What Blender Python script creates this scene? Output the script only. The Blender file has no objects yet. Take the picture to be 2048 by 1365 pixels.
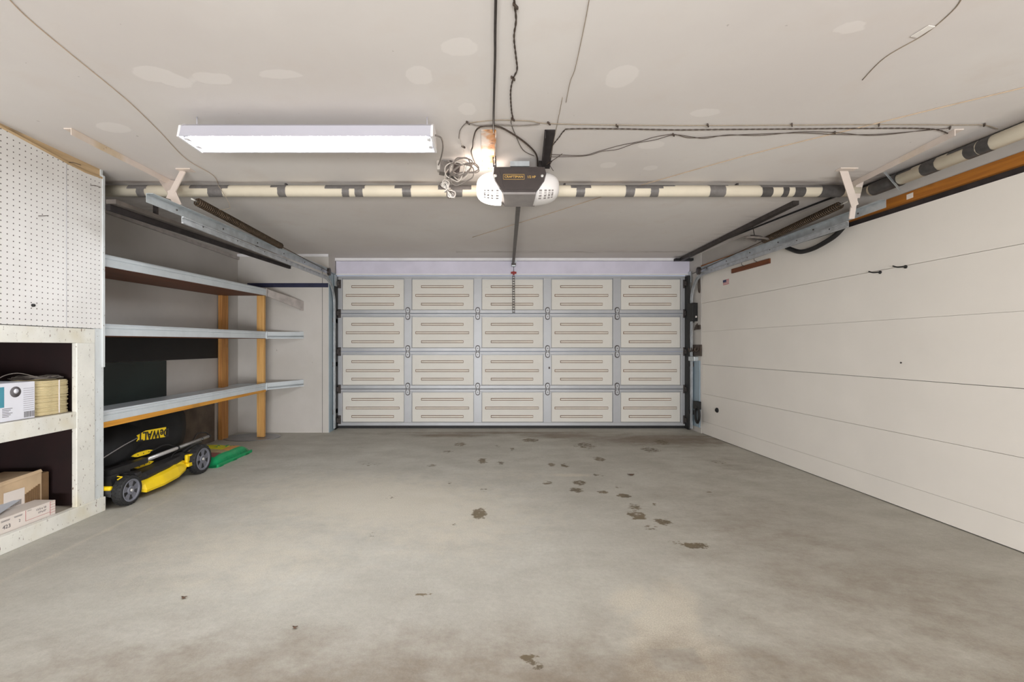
import bpy, bmesh, math, random
import numpy as np
from mathutils import Vector, Matrix, noise as mnoise

random.seed(7)
np.random.seed(7)
PI = math.pi
SC = bpy.context.scene
COL = SC.collection

# ------------------------------------------------------------------ camera
F, CX, CY, HZ = 910.0, 970.0, 694.0, 1.141       # focal length in pixels, vanishing point, eye height
cam_d = bpy.data.cameras.new('camera')
cam = bpy.data.objects.new('camera', cam_d)
COL.objects.link(cam)
cam.location = (0, 0, HZ)
cam.rotation_euler = (PI/2, 0, 0)
cam_d.sensor_width = 36.0
cam_d.lens = 36.0*F/2048.0
cam_d.shift_x = (1024.0-CX)/2048.0
cam_d.shift_y = (CY-682.5)/2048.0
cam_d.clip_start = 0.02
SC.camera = cam

# ------------------------------------------------------------------ world, lamps, exposure
w = bpy.data.worlds.new('world')
SC.world = w
w.use_nodes = True
w.node_tree.nodes['Background'].inputs[0].default_value = (0.75, 0.82, 1.0, 1)
w.node_tree.nodes['Background'].inputs[1].default_value = 0.5


def area(name, loc, rot, sx, sy, power, color):
    d = bpy.data.lights.new(name, 'AREA')
    d.shape = 'RECTANGLE'
    d.size, d.size_y, d.energy, d.color = sx, sy, power, color
    o = bpy.data.objects.new(name, d)
    o.location, o.rotation_euler = loc, rot
    COL.objects.link(o)
    return o


TUBE_E = 95.0          # fluorescent tubes
LENS_E = 4.0          # lit cover of the door opener
area('rear_fill', (0, -3.1, 0.45), (PI/2+0.35, 0, 0), 3.0, 0.6, 300, (0.97, 0.985, 1.0))  # added fill light behind the camera, tilted up; no doorway is built there

SC.view_settings.view_transform = 'Standard'
SC.view_settings.look = 'None'
SC.view_settings.gamma = 1.0
SC.view_settings.use_curve_mapping = False
SC.view_settings.exposure = 0.02


# ------------------------------------------------------------------ helpers
def P(px, py, Y):
    return Vector(((px-CX)*Y/F, Y, HZ-(py-CY)*Y/F))


CEIL = 2.372


def ceil_pt(px, py, z=CEIL-0.006):
    return P(px, py, (z-HZ)*F/(CY-py))


def floor_pt(px, py, z=0.0):
    return P(px, py, (HZ-z)*F/(py-CY))


def S(r, g, b):
    def f(c):
        c /= 255.0
        return c/12.92 if c <= 0.04045 else ((c+0.055)/1.055)**2.4
    return (f(r), f(g), f(b), 1)


class NT:
    def __init__(self, name):
        self.m = bpy.data.materials.new(name)
        self.m.use_nodes = True
        self.t = self.m.node_tree
        self.b = self.t.nodes['Principled BSDF']
        self.tc = None

    def n(self, typ, **kw):
        nd = self.t.nodes.new(typ)
        for k, v in kw.items():
            setattr(nd, k, v)
        return nd

    def l(self, a, b):
        self.t.links.new(a, b)

    def co(self, scale=(1, 1, 1)):
        if self.tc is None:
            self.tc = self.n('ShaderNodeTexCoord')
        mp = self.n('ShaderNodeMapping')
        mp.inputs['Scale'].default_value = scale
        self.l(self.tc.outputs['Object'], mp.inputs['Vector'])
        return mp.outputs['Vector']

    def noise(self, scale, detail=4, stretch=(1, 1, 1), rough=0.55):
        nd = self.n('ShaderNodeTexNoise')
        nd.inputs['Scale'].default_value = scale
        nd.inputs['Detail'].default_value = detail
        nd.inputs['Roughness'].default_value = rough
        self.l(self.co(stretch), nd.inputs['Vector'])
        return nd.outputs['Fac']

    def ramp(self, src, a, b):
        nd = self.n('ShaderNodeMapRange')
        nd.interpolation_type = 'SMOOTHSTEP'
        nd.inputs['From Min'].default_value = a
        nd.inputs['From Max'].default_value = b
        self.l(src, nd.inputs['Value'])
        return nd.outputs['Result']

    def math(self, op, a, b=None, c=None):
        nd = self.n('ShaderNodeMath', operation=op)
        for i, v in enumerate((a, b, c)):
            if v is None:
                continue
            if isinstance(v, (int, float)):
                nd.inputs[i].default_value = v
            else:
                self.l(v, nd.inputs[i])
        return nd.outputs[0]

    def mix(self, fac, a, b, blend='MIX'):
        nd = self.n('ShaderNodeMix', data_type='RGBA', blend_type=blend)
        for idx, v in ((0, fac), (6, a), (7, b)):
            if isinstance(v, (int, float)):
                nd.inputs[idx].default_value = v
            elif isinstance(v, tuple):
                nd.inputs[idx].default_value = v
            else:
                self.l(v, nd.inputs[idx])
        return nd.outputs[2]

    def bump(self, h, strength, dist=0.01):
        nd = self.n('ShaderNodeBump')
        nd.inputs['Strength'].default_value = strength
        nd.inputs['Distance'].default_value = dist
        self.l(h, nd.inputs['Height'])
        self.l(nd.outputs['Normal'], self.b.inputs['Normal'])

    def out(self, color=None, rough=None, metal=None):
        for k, v in (('Base Color', color), ('Roughness', rough), ('Metallic', metal)):
            if v is None:
                continue
            if isinstance(v, (int, float, tuple)):
                self.b.inputs[k].default_value = v
            else:
                self.l(v, self.b.inputs[k])
        return self.m


def shade(c, k):
    return (min(1, c[0]*k), min(1, c[1]*k), min(1, c[2]*k), 1)


def mat(name, c, rough=0.6, metal=0.0, var=0.12, scale=9.0, bump=0.0, stretch=(1, 1, 1)):
    t = NT(name)
    f = t.ramp(t.noise(scale, 5, stretch), 0.3, 0.7)
    col = t.mix(f, shade(c, 1-var), shade(c, 1+var))
    if bump:
        t.bump(t.noise(scale*6, 3, stretch), bump, 0.004)
    return t.out(col, rough, metal)


def wood(name, c1, c2, axis='z', rough=0.6):
    t = NT(name)
    st = {'z': (30, 30, 1.5), 'y': (30, 1.5, 30), 'x': (1.5, 30, 30)}[axis]
    g = t.ramp(t.noise(1.2, 5, st, 0.6), 0.3, 0.7)
    k = t.ramp(t.noise(3, 2), 0.62, 0.7)
    col = t.mix(g, c1, c2)
    col = t.mix(k, col, shade(c1, 0.6))
    t.bump(g, 0.12, 0.003)
    return t.out(col, rough)


def worn(name, c, chip, amount=0.66, rough=0.6, scale=26):
    t = NT(name)
    base = t.mix(t.ramp(t.noise(4, 5), 0.3, 0.75), shade(c, 0.9), shade(c, 1.05))
    st = t.ramp(t.noise(2.3, 4, (1, 1, 0.6)), 0.50, 0.72)
    base = t.mix(st, base, (c[0]*0.78, c[1]*0.70, c[2]*0.50, 1))
    ch = t.ramp(t.noise(scale, 6, (1, 1, 0.5), 0.7), amount, amount+0.03)
    col = t.mix(ch, base, chip)
    t.bump(ch, -0.5, 0.003)
    return t.out(col, rough)


def emit(name, c, strength, base=(0.9, 0.9, 0.9, 1)):
    t = NT(name)
    t.b.inputs['Emission Color'].default_value = c
    t.b.inputs['Emission Strength'].default_value = strength
    f = t.ramp(t.noise(4, 2), 0.2, 0.8)
    return t.out(t.mix(f, shade(base, 0.97), base), 0.35)


class MB:
    """collects shapes in world coordinates, then links them as one mesh object"""

    def __init__(self):
        self.v, self.f, self.mi, self.sm = [], [], [], []

    def add(self, vs, fs, mi=0, smooth=False):
        o = len(self.v)
        self.v += [tuple(v) for v in vs]
        for f in fs:
            self.f.append(tuple(i+o for i in f))
            self.mi.append(mi)
            self.sm.append(smooth)
        return self

    def box(self, x0, x1, y0, y1, z0, z1, mi=0, bev=0.0):
        if bev <= 0:
            vs = [(x, y, z) for z in (z0, z1) for y in (y0, y1) for x in (x0, x1)]
            fs = [(0, 2, 3, 1), (4, 5, 7, 6), (0, 1, 5, 4), (2, 6, 7, 3), (0, 4, 6, 2), (1, 3, 7, 5)]
            return self.add(vs, fs, mi)
        bm = bmesh.new()
        bmesh.ops.create_cube(bm, size=1.0)
        for v in bm.verts:
            v.co = ((x0+x1)/2+v.co.x*(x1-x0), (y0+y1)/2+v.co.y*(y1-y0), (z0+z1)/2+v.co.z*(z1-z0))
        bmesh.ops.bevel(bm, geom=bm.edges[:], offset=bev, segments=2, profile=0.5, affect='EDGES')
        return self.bm(bm, mi)

    def bm(self, bm, mi=0, smooth=False, M=None):
        bm.verts.index_update()
        vs = [(M @ v.co) if M else v.co.copy() for v in bm.verts]
        fs = [[v.index for v in f.verts] for f in bm.faces]
        bm.free()
        return self.add(vs, fs, mi, smooth)

    def hexa(self, b, t, mi=0):
        """b, t: four bottom and four top points in the same order round"""
        return self.add(list(b)+list(t), [(3, 2, 1, 0), (4, 5, 6, 7), (0, 1, 5, 4), (1, 2, 6, 5), (2, 3, 7, 6), (3, 0, 4, 7)], mi)

    def bar(self, p, q, wd, th, side=(1, 0, 0), mi=0):
        p, q, s = Vector(p), Vector(q), Vector(side)
        a = (q-p).normalized()
        n = a.cross(s).normalized()
        s = n.cross(a).normalized()
        b = [p+s*(i*wd/2)+n*(j*th/2) for i, j in ((-1, -1), (1, -1), (1, 1), (-1, 1))]
        t = [q+s*(i*wd/2)+n*(j*th/2) for i, j in ((-1, -1), (1, -1), (1, 1), (-1, 1))]
        return self.hexa(b, t, mi)

    def prism(self, pts, d, mi=0):
        """closed outline pts extruded along vector d"""
        n = len(pts)
        d = Vector(d)
        vs = [Vector(p) for p in pts]+[Vector(p)+d for p in pts]
        fs = [tuple(range(n))[::-1], tuple(range(n, 2*n))]
        fs += [(i, (i+1) % n, (i+1) % n+n, i+n) for i in range(n)]
        return self.add(vs, fs, mi)

    def tube(self, pts, r, seg=8, mi=0, closed=False):
        pts = [Vector(p) for p in pts]
        n = len(pts)
        vs, fs = [], []
        u = None
        for i, p in enumerate(pts):
            if closed:
                t = pts[(i+1) % n]-pts[i-1]
            else:
                t = pts[min(i+1, n-1)]-pts[max(i-1, 0)]
            if t.length < 1e-9:
                t = Vector((0, 0, 1))
            t.normalize()
            if u is None:
                u = t.orthogonal().normalized()
            u = (u-t*u.dot(t))
            u = u.normalized() if u.length > 1e-6 else t.orthogonal().normalized()
            v = t.cross(u)
            rr = r[i] if isinstance(r, (list, tuple)) else r
            vs += [p+(u*math.cos(2*PI*k/seg)+v*math.sin(2*PI*k/seg))*rr for k in range(seg)]
        m = n if closed else n-1
        for i in range(m):
            j = (i+1) % n
            fs += [(i*seg+k, i*seg+(k+1) % seg, j*seg+(k+1) % seg, j*seg+k) for k in range(seg)]
        if not closed:
            fs += [tuple(range(seg))[::-1], tuple(range((n-1)*seg, n*seg))]
        return self.add(vs, fs, mi, True)

    def lathe(self, prof, c, axis, seg=24, mi=0, smooth=True):
        """prof: (radius, height along axis)"""
        c, a = Vector(c), Vector(axis).normalized()
        u = a.orthogonal().normalized()
        v = a.cross(u)
        vs, fs = [], []
        for r, h in prof:
            vs += [c+a*h+(u*math.cos(2*PI*k/seg)+v*math.sin(2*PI*k/seg))*r for k in range(seg)]
        for i in range(len(prof)-1):
            fs += [(i*seg+k, i*seg+(k+1) % seg, (i+1)*seg+(k+1) % seg, (i+1)*seg+k) for k in range(seg)]
        fs += [tuple(range(seg))[::-1], tuple(range((len(prof)-1)*seg, len(prof)*seg))]
        return self.add(vs, fs, mi, smooth)

    def sweep(self, path, prof, mi=0):
        """path: (x, y, z) points lying in a plane of constant x; prof: closed outline (u along x, v along path normal)"""
        n, m = len(path), len(prof)
        vs, fs = [], []
        for i, p in enumerate(path):
            a, b = Vector(path[max(i-1, 0)]), Vector(path[min(i+1, n-1)])
            t = (b-a).normalized()
            nn = Vector((1, 0, 0)).cross(t).normalized()
            vs += [Vector(p)+Vector((u, 0, 0))+nn*v for u, v in prof]
        for i in range(n-1):
            fs += [(i*m+k, i*m+(k+1) % m, (i+1)*m+(k+1) % m, (i+1)*m+k) for k in range(m)]
        fs += [tuple(range(m))[::-1], tuple(range((n-1)*m, n*m))]
        return self.add(vs, fs, mi)

    def build(self, name, mats, parent=None, origin=None):
        if not isinstance(mats, (list, tuple)):
            mats = [mats]
        root = Vector((0, 0, 0))
        if parent is not None:
            root = WORLD[parent.name]
        if origin is None:
            a = np.array(self.v)
            origin = Vector(((a[:, 0].min()+a[:, 0].max())/2, (a[:, 1].min()+a[:, 1].max())/2, a[:, 2].min()))
        origin = Vector(origin)
        me = bpy.data.meshes.new(name)
        me.from_pydata([Vector(v)-origin for v in self.v], [], self.f)
        for m in mats:
            me.materials.append(m)
        me.polygons.foreach_set('material_index', self.mi)
        me.polygons.foreach_set('use_smooth', self.sm)
        bm = bmesh.new()
        bm.from_mesh(me)
        bmesh.ops.recalc_face_normals(bm, faces=bm.faces[:])
        bm.to_mesh(me)
        bm.free()
        me.update()
        o = bpy.data.objects.new(name, me)
        COL.objects.link(o)
        if parent is not None:
            o.parent = parent
        o.location = origin-root
        WORLD[o.name] = origin
        return o


WORLD = {}


def tag(o, label, cat, group=None):
    o['label'] = label
    o['category'] = cat
    if group:
        o['group'] = group
    return o


def thing(name, loc, label, cat, group=None):
    o = bpy.data.objects.new(name, None)
    o.empty_display_size = 0.1
    COL.objects.link(o)
    o.location = loc
    WORLD[o.name] = Vector(loc)
    return tag(o, label, cat, group)


def structure(o):
    o['kind'] = 'structure'
    return o


def again(o, parent, loc):
    """another of the same piece, sharing its mesh"""
    c = o.copy()
    COL.objects.link(c)
    c.parent = parent
    c.location = Vector(loc)-WORLD[parent.name]
    WORLD[c.name] = Vector(loc)
    return c


def spline(pts, n=6, closed=False):
    pts = [Vector(p) for p in pts]
    out = []
    N = len(pts)
    for i in range(N if closed else N-1):
        if closed:
            a, b, c, d = pts[i-1], pts[i], pts[(i+1) % N], pts[(i+2) % N]
        else:
            a, b, c, d = pts[max(i-1, 0)], pts[i], pts[i+1], pts[min(i+2, N-1)]
        for k in range(n):
            t = k/n
            out.append(0.5*((2*b)+(c-a)*t+(2*a-5*b+4*c-d)*t*t+(3*b-a-3*c+d)*t**3))
    if not closed:
        out.append(pts[-1])
    return out


def resample(pts, step):
    out, acc = [pts[0].copy()], 0.0
    for a, b in zip(pts, pts[1:]):
        L = (b-a).length
        while acc+L >= step and L > 1e-9:
            t = (step-acc)/L
            a = a.lerp(b, t)
            out.append(a.copy())
            L = (b-a).length
            acc = 0.0
        acc += L
    out.append(pts[-1].copy())
    return out


def helix(pts, r, pitch, n=10, phase=0.0):
    """points of a helix wound round the polyline pts"""
    step = pitch/n
    ps = resample([Vector(p) for p in pts], step)
    out, u = [], None
    for i, p in enumerate(ps):
        t = (ps[min(i+1, len(ps)-1)]-ps[max(i-1, 0)]).normalized()
        if u is None:
            u = t.orthogonal().normalized()
        u = (u-t*u.dot(t)).normalized()
        v = t.cross(u)
        a = 2*PI*i/n+phase
        out.append(p+(u*math.cos(a)+v*math.sin(a))*r)
    return out


def text_mesh(s, size, mat_, name, parent, M, thick=0.0006, bold=0.0, sx=1.0, center=True):
    c = bpy.data.curves.new(name+'_curve', 'FONT')
    c.body = s
    c.size = size
    c.extrude = thick
    c.offset = bold
    c.resolution_u = 3
    if center:
        c.align_x = 'CENTER'
        c.align_y = 'CENTER'
    tmp = bpy.data.objects.new(name+'_tmp', c)
    COL.objects.link(tmp)
    dg = bpy.context.evaluated_depsgraph_get()
    dg.update()
    me = bpy.data.meshes.new_from_object(tmp.evaluated_get(dg))
    bpy.data.objects.remove(tmp)
    bpy.data.curves.remove(c)
    mb = MB()
    mb.add([M @ Vector((v.co.x*sx, v.co.y, v.co.z)) for v in me.vertices], [tuple(p.vertices) for p in me.polygons])
    bpy.data.meshes.remove(me)
    return mb.build(name, mat_, parent)


def frame(o, ex, ey):
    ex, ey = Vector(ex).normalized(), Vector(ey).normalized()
    ez = ex.cross(ey).normalized()
    ey = ez.cross(ex)
    M = Matrix.Identity(4)
    for i in range(3):
        M[i][0], M[i][1], M[i][2], M[i][3] = ex[i], ey[i], ez[i], o[i]
    return M


# ------------------------------------------------------------------ materials
def plaster():
    t = NT('plaster_greige')
    c = t.mix(t.ramp(t.noise(1.6, 5), 0.3, 0.7), S(194, 189, 183), S(204, 199, 194))
    c = t.mix(t.math('MULTIPLY', t.ramp(t.noise(14, 3, (1, 1, .6)), 0.73, 0.76), 0.55), c, S(96, 88, 82))
    t.bump(t.noise(10, 3), 0.10, 0.004)
    return t.out(c, 0.85)


M_wall = plaster()
M_wall_left = mat('plaster_left', S(190, 185, 180), 0.85, 0, 0.07, 1.3, 0.10)
M_plank = mat('painted_board', S(231, 225, 217), 0.55, 0, 0.035, 1.1, 0.06)
M_grey_board = mat('upper_board', S(186, 180, 174), 0.7, 0, 0.06, 2)
M_white = mat('white_paint', S(232, 230, 232), 0.35, 0, 0.04, 5)
M_header = mat('header_paint', S(214, 210, 226), 0.4, 0, 0.06, 3)
M_navy = mat('navy_strip', S(34, 36, 66), 0.6, 0, 0.2, 8)
M_black = mat('black_rubber', S(18, 17, 18), 0.6, 0, 0.2, 20)
M_tar = mat('tar_paper', S(46, 40, 40), 0.8, 0, 0.35, 9)
M_orange = wood('orange_timber', S(176, 112, 36), S(150, 90, 26), 'y')
M_galv = mat('galvanised_steel', S(196, 202, 206), 0.42, 0.75, 0.12, 14)
M_darksteel = mat('dark_steel', S(78, 72, 70), 0.5, 0.6, 0.2, 18)
M_oldrail = mat('old_rail_steel', S(120, 112, 106), 0.55, 0.3, 0.15, 10)
M_track = mat('track_steel', S(186, 189, 192), 0.45, 0.5, 0.15, 14)
M_oprail = mat('opener_rail', S(86, 80, 77), 0.45, 0.4, 0.1, 14)
M_pinez = wood('pine_post', S(224, 176, 108), S(200, 148, 82), 'z')
M_pine_dark = wood('pine_post_dark', S(204, 148, 82), S(170, 112, 56), 'z')  # same pine in a darker tone, for the back post
M_pine_y = wood('pine_joist', S(226, 164, 66), S(204, 138, 44), 'y')
M_under = wood('brown_board', S(122, 70, 36), S(96, 50, 24), 'y')
M_lip = mat('pale_shelf_metal', S(212, 219, 224), 0.4, 0.15, 0.05, 6)
M_lip_worn = mat('dusty_shelf_metal', S(178, 170, 166), 0.6, 0.1, 0.15, 12)
M_pvc = mat('cream_pvc', S(226, 216, 196), 0.4, 0, 0.04, 5)
M_tape = mat('duct_tape', S(112, 108, 106), 0.45, 0.1, 0.14, 30)
M_tape_dark = mat('dark_tape', S(70, 67, 66), 0.45, 0.1, 0.2, 30)
M_paint_metal = worn('painted_angle', S(222, 208, 198), S(130, 90, 70), 0.66, 0.6, 40)
M_spring = mat('oily_spring', S(74, 60, 46), 0.45, 0.5, 0.3, 30)
M_wire = mat('dark_wire', S(70, 58, 50), 0.6, 0, 0.2, 30)
M_wire_pale = mat('pale_wire', S(150, 136, 118), 0.6, 0, 0.15, 30)
M_cord_grey = mat('grey_cord', S(120, 112, 106), 0.55, 0, 0.15, 30)
M_cord_white = mat('white_cord', S(196, 188, 180), 0.55, 0, 0.12, 30)
M_cord_beige = mat('beige_cord', S(190, 168, 144), 0.7, 0, 0.1, 20)
M_tube = emit('fluorescent_tube', (0.90, 0.96, 1.0, 1), TUBE_E)
M_refl = mat('reflector_enamel', S(188, 187, 197), 0.35, 0, 0.02, 4)
M_lens_lit = emit('lit_lens', (1.0, 0.90, 0.80, 1), LENS_E)
M_lens_off = mat('frosted_lens', S(232, 228, 226), 0.4, 0, 0.02, 4)
M_opener = mat('opener_plastic', S(62, 54, 52), 0.42, 0, 0.1, 12)
M_opener_grey = mat('opener_grey', S(146, 140, 138), 0.5, 0, 0.08, 12)
M_gold = mat('gold_print', S(214, 172, 92), 0.5, 0, 0.05, 8)
M_bolt = mat('bright_bolt', S(222, 220, 216), 0.35, 0.5, 0.05, 20)
M_red = mat('red_handle', S(150, 26, 24), 0.45, 0, 0.1, 10)
M_dpanel = mat('door_panel_paint', S(222, 218, 210), 0.5, 0, 0.03, 1.4)
M_dsteel = mat('door_frame_steel', S(176, 177, 180), 0.5, 0.45, 0.05, 2.5, 0, (1, 1, 1))
M_drust = mat('rust_edge', S(126, 94, 70), 0.7, 0.1, 0.3, 6)
M_drib = mat('rib_paint', S(220, 213, 202), 0.5, 0, 0.04, 6)
M_jamb = mat('jamb_paint', S(150, 168, 180), 0.5, 0, 0.06, 4)
M_cab = worn('worn_white_paint', S(228, 226, 218), S(112, 92, 72), 0.615, 0.6, 60)
M_cab2 = worn('bluish_white_paint', S(214, 218, 219), S(120, 108, 92), 0.63, 0.6, 60)
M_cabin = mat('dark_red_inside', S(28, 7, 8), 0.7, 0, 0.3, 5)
M_cabtop = mat('dusty_board', S(160, 150, 136), 0.8, 0, 0.15, 7)
M_pegtrim = wood('peg_trim', S(206, 178, 140), S(186, 158, 120), 'y')
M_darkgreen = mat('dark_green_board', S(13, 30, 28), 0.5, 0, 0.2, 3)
M_shelf_shade = mat('shelf_shade', S(14, 14, 17), 0.6, 0, 0.25, 4)
M_boxwhite = mat('white_carton', S(224, 224, 232), 0.55, 0, 0.03, 8)
M_teal = mat('teal_print', S(72, 140, 158), 0.5, 0, 0.05, 10)
M_ink = mat('grey_ink', S(96, 92, 94), 0.6, 0, 0.1, 20)
M_ink_pale = mat('pale_ink', S(182, 180, 188), 0.6, 0, 0.05, 20)
M_cardboard = mat('cardboard', S(190, 164, 132), 0.8, 0, 0.10, 6)
M_cardboard_dark = mat('cardboard_fold', S(120, 92, 62), 0.8, 0, 0.15, 8)
M_label = mat('white_label', S(222, 212, 204), 0.6, 0, 0.03, 10)
M_redink = mat('red_ink', S(176, 70, 70), 0.6, 0, 0.1, 10)
M_paper = mat('grey_sheet', S(178, 182, 190), 0.6, 0, 0.05, 6)
M_twine = mat('straw_twine', S(202, 186, 146), 0.8, 0, 0.16, 14, 0.3, (1, 1, 8))
M_my = mat('yellow_plastic', S(238, 202, 24), 0.38, 0, 0.05, 6)
M_mb = mat('black_plastic', S(32, 31, 32), 0.42, 0, 0.2, 12)
M_mgrey = mat('wheel_grey', S(112, 113, 122), 0.45, 0, 0.08, 14)
M_fabric = mat('black_fabric', S(20, 20, 22), 0.75, 0, 0.25, 5, 0.25)
M_tyre = mat('tyre_rubber', S(34, 34, 35), 0.7, 0, 0.2, 22)
M_alu = mat('brushed_aluminium', S(196, 194, 194), 0.35, 0.6, 0.06, 20)
M_bag_green = mat('green_plastic', S(16, 150, 92), 0.42, 0, 0.12, 10)
M_bag_yel = mat('yellow_print', S(214, 204, 40), 0.5, 0, 0.12, 18)
M_bag_tan = mat('tan_print', S(176, 156, 120), 0.5, 0, 0.2, 14)
M_bag_or = mat('orange_print', S(214, 150, 84), 0.5, 0, 0.1, 14)
M_bag_maroon = mat('maroon_print', S(130, 78, 74), 0.5, 0, 0.15, 14)
M_lid = mat('grey_lid', S(150, 150, 152), 0.35, 0.4, 0.14, 7)
M_leaf = mat('dry_leaf', S(84, 62, 48), 0.8, 0, 0.2, 30)
M_flagr = mat('flag_red', S(190, 90, 96), 0.6, 0, 0.05, 10)
M_flagw = mat('flag_white', S(222, 214, 210), 0.6, 0, 0.03, 10)
M_flagb = mat('flag_blue', S(52, 56, 96), 0.6, 0, 0.05, 10)
M_mortar = mat('patch_plaster', S(226, 220, 214), 0.85, 0, 0.03, 6)


def rust_mat():
    t = NT('rusty_plate')
    c = t.mix(t.ramp(t.noise(9, 6), 0.4, 0.62), S(216, 206, 198), S(196, 132, 60))
    c = t.mix(t.ramp(t.noise(24, 4), 0.6, 0.7), c, S(120, 66, 30))
    return t.out(c, 0.7, 0.1)


M_rust = rust_mat()


def peg_mat():
    t = NT('pegboard')
    p = 0.0335
    tc = t.n('ShaderNodeTexCoord')
    sx = t.n('ShaderNodeSeparateXYZ')
    t.l(tc.outputs['Object'], sx.inputs[0])
    y = t.math('SUBTRACT', t.math('FRACT', t.math('DIVIDE', t.math('ADD', sx.outputs[1], 10.0), p)), 0.5)
    z = t.math('SUBTRACT', t.math('FRACT', t.math('DIVIDE', t.math('ADD', sx.outputs[2], 10.0), p)), 0.5)
    r = t.math('SQRT', t.math('ADD', t.math('MULTIPLY', y, y), t.math('MULTIPLY', z, z)))
    hole = t.math('SUBTRACT', 1.0, t.ramp(r, 0.08, 0.13))
    base = t.mix(t.ramp(t.noise(1.6, 5), 0.3, 0.75), S(222, 219, 216), S(238, 236, 234))
    sc = t.ramp(t.noise(11, 5, (1, 1, 2)), 0.69, 0.74)
    base = t.mix(t.math('MULTIPLY', sc, 0.35), base, S(150, 140, 130))
    col = t.mix(hole, base, S(70, 62, 58))
    t.bump(hole, -1.0, 0.004)
    return t.out(col, 0.5)


M_peg = peg_mat()


def floor_mat():
    t = NT('concrete_floor')
    at = t.n('ShaderNodeAttribute', attribute_name='stain_tone')
    sp = t.n('ShaderNodeSeparateColor')
    t.l(at.outputs['Color'], sp.inputs[0])
    big = t.ramp(t.noise(0.55, 5, (1, 1, 1), 0.6), 0.33, 0.68)
    med = t.ramp(t.noise(2.6, 6, (1, 1.4, 1), 0.62), 0.3, 0.72)
    streak = t.ramp(t.noise(1.7, 5, (1, 2.2, 1), 0.65), 0.36, 0.7)
    fine = t.ramp(t.noise(38, 6, (1, 1, 1), 0.7), 0.25, 0.75)
    grit = t.ramp(t.noise(170, 3, (1, 1, 1), 0.7), 0.25, 0.75)
    c = t.mix(big, S(168, 164, 153), S(198, 196, 186))
    c = t.mix(t.math('MULTIPLY', med, 0.7), c, S(158, 154, 144))
    c = t.mix(t.math('MULTIPLY', streak, 0.35), c, S(197, 195, 186))
    c = t.mix(t.math('MULTIPLY', fine, 0.34), c, S(128, 121, 110))
    c = t.mix(t.math('MULTIPLY', grit, 0.34), c, S(206, 200, 188))
    # pale patches
    lm = t.ramp(t.math('ADD', sp.outputs[1], t.math('MULTIPLY', t.math('SUBTRACT', t.noise(9, 6, (1, 1, 1), 0.7), 0.5), 0.9)), 0.25, 0.75)
    c = t.mix(t.math('MULTIPLY', lm, 0.75), c, t.mix(grit, S(176, 168, 152), S(218, 210, 194)))
    # broad brown damp and dirt, and the darker near floor
    bm_ = t.ramp(t.math('ADD', sp.outputs[2], t.math('MULTIPLY', t.math('SUBTRACT', t.noise(5, 6, (1, 1.5, 1), 0.65), 0.5), 1.1)), 0.08, 1.05)
    c = t.mix(t.math('MULTIPLY', bm_, 0.8), c, t.mix(fine, S(124, 107, 88), S(108, 92, 76)))
    # small dark prints
    dm = t.ramp(t.math('ADD', sp.outputs[0], t.math('MULTIPLY', t.math('SUBTRACT', t.noise(21, 6, (1, 1.3, 1), 0.7), 0.5), 2.3)), 0.55, 0.78)
    c = t.mix(t.math('MULTIPLY', dm, 0.92), c, t.mix(med, S(108, 92, 64), S(86, 74, 56)))
    pit = t.ramp(t.noise(60, 2), 0.74, 0.78)
    c = t.mix(t.math('MULTIPLY', pit, 0.4), c, S(110, 100, 90))
    t.bump(t.math('ADD', t.noise(60, 5), t.math('MULTIPLY', t.noise(6, 3), 0.8)), 0.14, 0.006)
    rg = t.math('ADD', 0.52, t.math('MULTIPLY', med, 0.25))
    return t.out(c, rg)


M_floor = floor_mat()


def ceil_mat():
    t = NT('ceiling_board')
    at = t.n('ShaderNodeAttribute', attribute_name='stain_tone')
    sp = t.n('ShaderNodeSeparateColor')
    t.l(at.outputs['Color'], sp.inputs[0])
    big = t.ramp(t.noise(0.8, 5), 0.32, 0.7)
    c = t.mix(big, S(212, 205, 201), S(222, 217, 213))
    c = t.mix(t.math('MULTIPLY', t.ramp(t.noise(3.2, 4), 0.5, 0.75), 0.35), c, S(206, 194, 186))
    lm = t.ramp(t.math('ADD', sp.outputs[1], t.math('MULTIPLY', t.math('SUBTRACT', t.noise(13, 4), 0.5), 0.55)), 0.38, 0.58)
    c = t.mix(t.math('MULTIPLY', lm, 0.42), c, S(236, 230, 226))
    dm = t.ramp(t.math('ADD', sp.outputs[0], t.math('MULTIPLY', t.math('SUBTRACT', t.noise(7, 5, (0.5, 2, 1)), 0.5), 0.9)), 0.3, 0.85)
    c = t.mix(t.math('MULTIPLY', dm, 0.6), c, S(120, 100, 84))
    spk = t.ramp(t.noise(22, 2), 0.76, 0.78)
    c = t.mix(t.math('MULTIPLY', spk, 0.35), c, S(120, 104, 94))
    t.bump(t.math('ADD', t.noise(3, 3), t.math('MULTIPLY', lm, 0.2)), 0.08, 0.02)
    return t.out(c, 0.8)


M_ceil = ceil_mat()


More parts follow.
